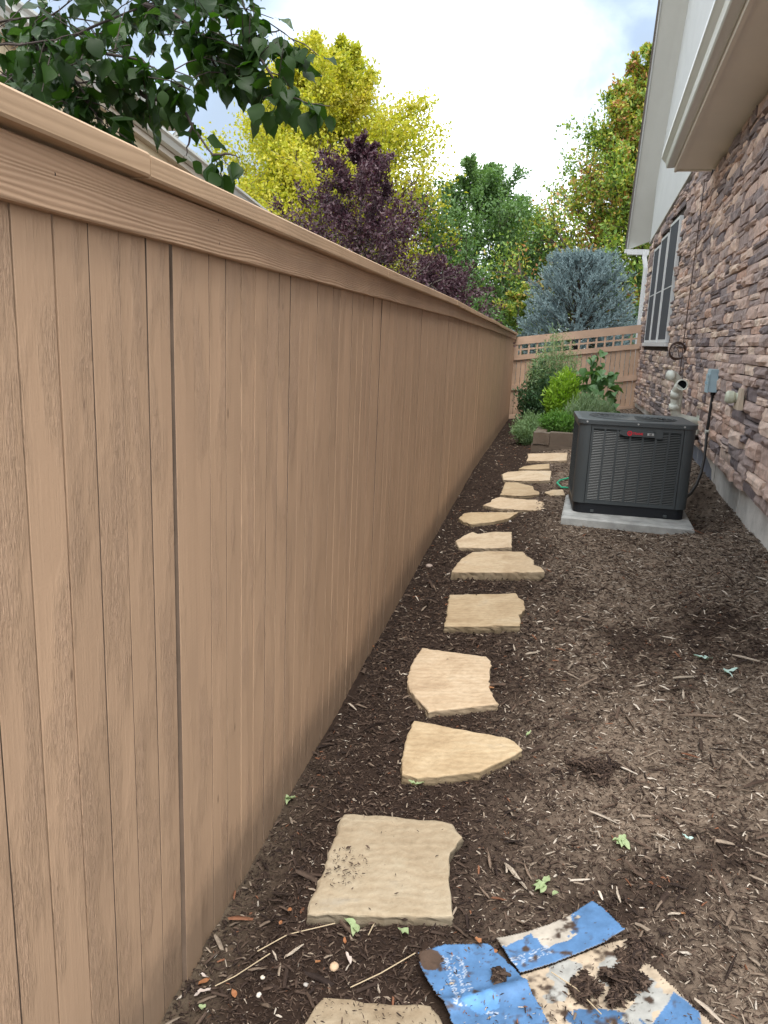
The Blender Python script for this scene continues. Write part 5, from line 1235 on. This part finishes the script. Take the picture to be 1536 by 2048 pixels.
STL = ['pale split stick right of the large greyish flagstone', 'brown wood splinter standing upright by the right edge of the greyish flagstone', 'white splinter of wood left of the bottom edge pebble', 'grey wood chunk just right of the pale split stick', 'thin brown splinter right of the greyish flagstone corner',
 'upright brown chip above the blue cardboard strip', 'short wood chip between the pale stick and the wilted leaves', 'pale curled splinter right of the cardboard', 'upright square chip beside the five-sided flagstone', 'light slanting splinter right of the five-sided flagstone',
 'standing pale splinter in the middle of the dry mulch', 'long pale stick at the right edge of the photo', 'curved pale twig in the dry mulch on the right', 'small pale splinter in front of the concrete slab on the right', 'dark twig lying at the right edge']
SLEN = [.11, .07, .055, .06, .05, .055, .035, .045, .07, .09, .09, .14, .11, .06, .2]; SANG = [-.9, 1.8, 1.1, 2.0, 2.3, 1.7, .7, .4, 1.75, .8, 1.5, -.3, .5, .3, .25]
for (x, y), lb, L_, an in zip(STICK, STL, SLEN, SANG):
    z = float(gz(x, y)); mb = MB(); rs = random.Random(int(x*1e4)); pts = [(x+cos(an)*L_*(t-.5)+rs.uniform(-.0015, .0015), y+sin(an)*L_*(t-.5)*1.0, z+.010+rs.uniform(0, .004)) for t in (0, .3, .6, 1)]
    w_ = min(.006, L_*.07); mb.tube(pts, [w_*.5, w_, w_*.9, w_*.35], 5)
    mb.build('wood_splinter', M_SPLIT if STL.index(lb) not in (1, 3, 4, 14) else M_SPLITD, None, lb, 'stick', 'loose wood splinters', loc=(x, y, z))
M_STRAW = material('dry_straw', (.45, .36, .24), .7)
SL2 = ['long dry straw between the fence and the cropped flagstone', 'dry bent stalk lying by the fence foot at the bottom left', 'dry straw running towards the blue cardboard flap', 'thin straw across the kraft cardboard panel', 'short dry straw under the large greyish flagstone']
for seg, lb in zip(([LINES[0], LINES[1], LINES[2]], [LINES[3], LINES[4], LINES[5]], [LINES[6], LINES[7], LINES[8]], [LINES[9], LINES[10], LINES[11]], [LINES[12], LINES[13]]), SL2):
    mb = MB(); dz = .030 if 'kraft' in lb else .012; mb.tube([(a, b_, float(gz(a, b_))+dz) for a, b_ in seg], .0013, 5); mb.build('dry_straw', M_STRAW, None, lb, 'straw', 'dry straws', loc=(seg[0][0], seg[0][1], float(gz(*seg[0]))))
def ground_leaf(x, y, L_, W_, mat, name, label, cat, group, n=1, seed=0, z_up=.008):
    rs = random.Random(seed); z = float(gz(x, y))
    if n > 1: t = thing(name, label, cat, (x, y, z), group)
    for i in range(n):
        v_, f_ = broad_leaf(L_*rs.uniform(.7, 1.1), W_*rs.uniform(.7, 1.1), rs.uniform(-.5, .4), seed*10+i)
        v_ = v_+np.array([[rs.uniform(-.12, .12)*L_*0, 0, 0]]); v_[:, 2] += np.array([rs.uniform(-.10, .14)*L_ for _ in range(len(v_))])
        a = rs.uniform(0, 2*pi); v2 = v_ @ np.array(Matrix.Rotation(a, 3, 'Z') @ Matrix.Rotation(rs.uniform(-.2, .25), 3, 'Y')).T
        off = np.array([x, y, z+z_up+rs.uniform(0, .006)])
        if n > 1: obj_np('leaf', v2+off, f_, mat, t, True)
        else:
            o = bpy.data.objects.new(name, mesh_np(name, v2, f_, mat, True)); link(o); o.location = tuple(off); props(o, label, cat, group)
M_WILT = mat_leaf('wilted_leaf', [(0, (.20, .28, .12)), (.5, (.30, .38, .2)), (1, (.42, .46, .28))], .2, .7, 20)
M_CYAN = mat_leaf('bleached_leaf', [(0, (.25, .42, .36)), (1, (.5, .62, .6))], .1, .7, 20)
M_ORG = mat_leaf('orange_dead_leaf', [(0, (.22, .08, .035)), (.5, (.33, .14, .06)), (1, (.38, .24, .12))], .2, .7, 20)
WLB = ['wilted pale green weed under the large greyish flagstone', 'folded light green leaf right of the weed under the greyish flagstone', 'dull green leaf tucked behind the folded light green one', 'pale green wilted weed in the open mulch right of the greyish flagstone', 'green wilted weed above the blue cardboard strip',
 'single green leaf just right of the weed above the cardboard', 'yellow-green leaf under the tapering flagstone', 'small green weed at the foot of the fence', 'yellowish leaf at the bottom left near the fence', 'thin green leaf at the tip of the tapering flagstone', 'bleached bluish leaf in the dry mulch at the right', 'second bleached bluish leaf, nearer than the first, at the right', 'small bleached leaf right of the pale green weed']
for i, ((x, y), lb) in enumerate(zip(WEEDS, WLB)):
    mt = M_CYAN if i in (10, 11, 12) else M_WILT
    ground_leaf(x, y, (.03, .032, .028, .032, .04, .03, .03, .03, .02, .05, .045, .05, .02)[i], (.022, .024, .02, .022, .022, .016, .018, .02, .016, .015, .018, .02, .014)[i], mt, 'wilted_weed', lb, 'weed', 'wilted weeds', (4, 1, 2, 5, 5, 1, 2, 4, 1, 1, 3, 3, 2)[i], 300+i, .014)
LLB = ['reddish dead leaf beside the fence foot, bottom left', 'tan curled dead leaf at the bottom edge', 'brown dead leaf below the large flagstone', 'orange leaf scrap left of the tan pebble', 'pinkish leaf strip against the fence foot', 'orange leaf scrap left of the large greyish flagstone', 'white papery leaf beside the tan pebble', 'grey-pink curled bark strip near the fence foot', 'small orange scrap by the fence in the bottom mulch',
 'orange-pink leaf at the right corner of the five-sided flagstone', 'reddish leaf near the fence beyond the five-sided flagstone', 'orange scrap at the tip of the curled blue strip', 'orange dead leaf on the blue cardboard flap', 'yellowish dead leaf lower on the blue cardboard flap']
M_PAPER = mat_plain('papery_leaf', (.45, .38, .34), .7, .15, 20)
for i, ((x, y), lb) in enumerate(zip(LEAF, LLB)):
    ground_leaf(x, y, (.03, .022, .02, .02, .03, .016, .032, .04, .014, .03, .025, .02, .026, .02)[i], (.014, .014, .012, .014, .01, .012, .014, .012, .01, .02, .016, .012, .018, .012)[i], M_PAPER if i in (4, 6, 7) else M_ORG, 'dead_leaf', lb, 'leaf', 'dead leaves', 1, 500+i, .034 if i > 11 else .013)
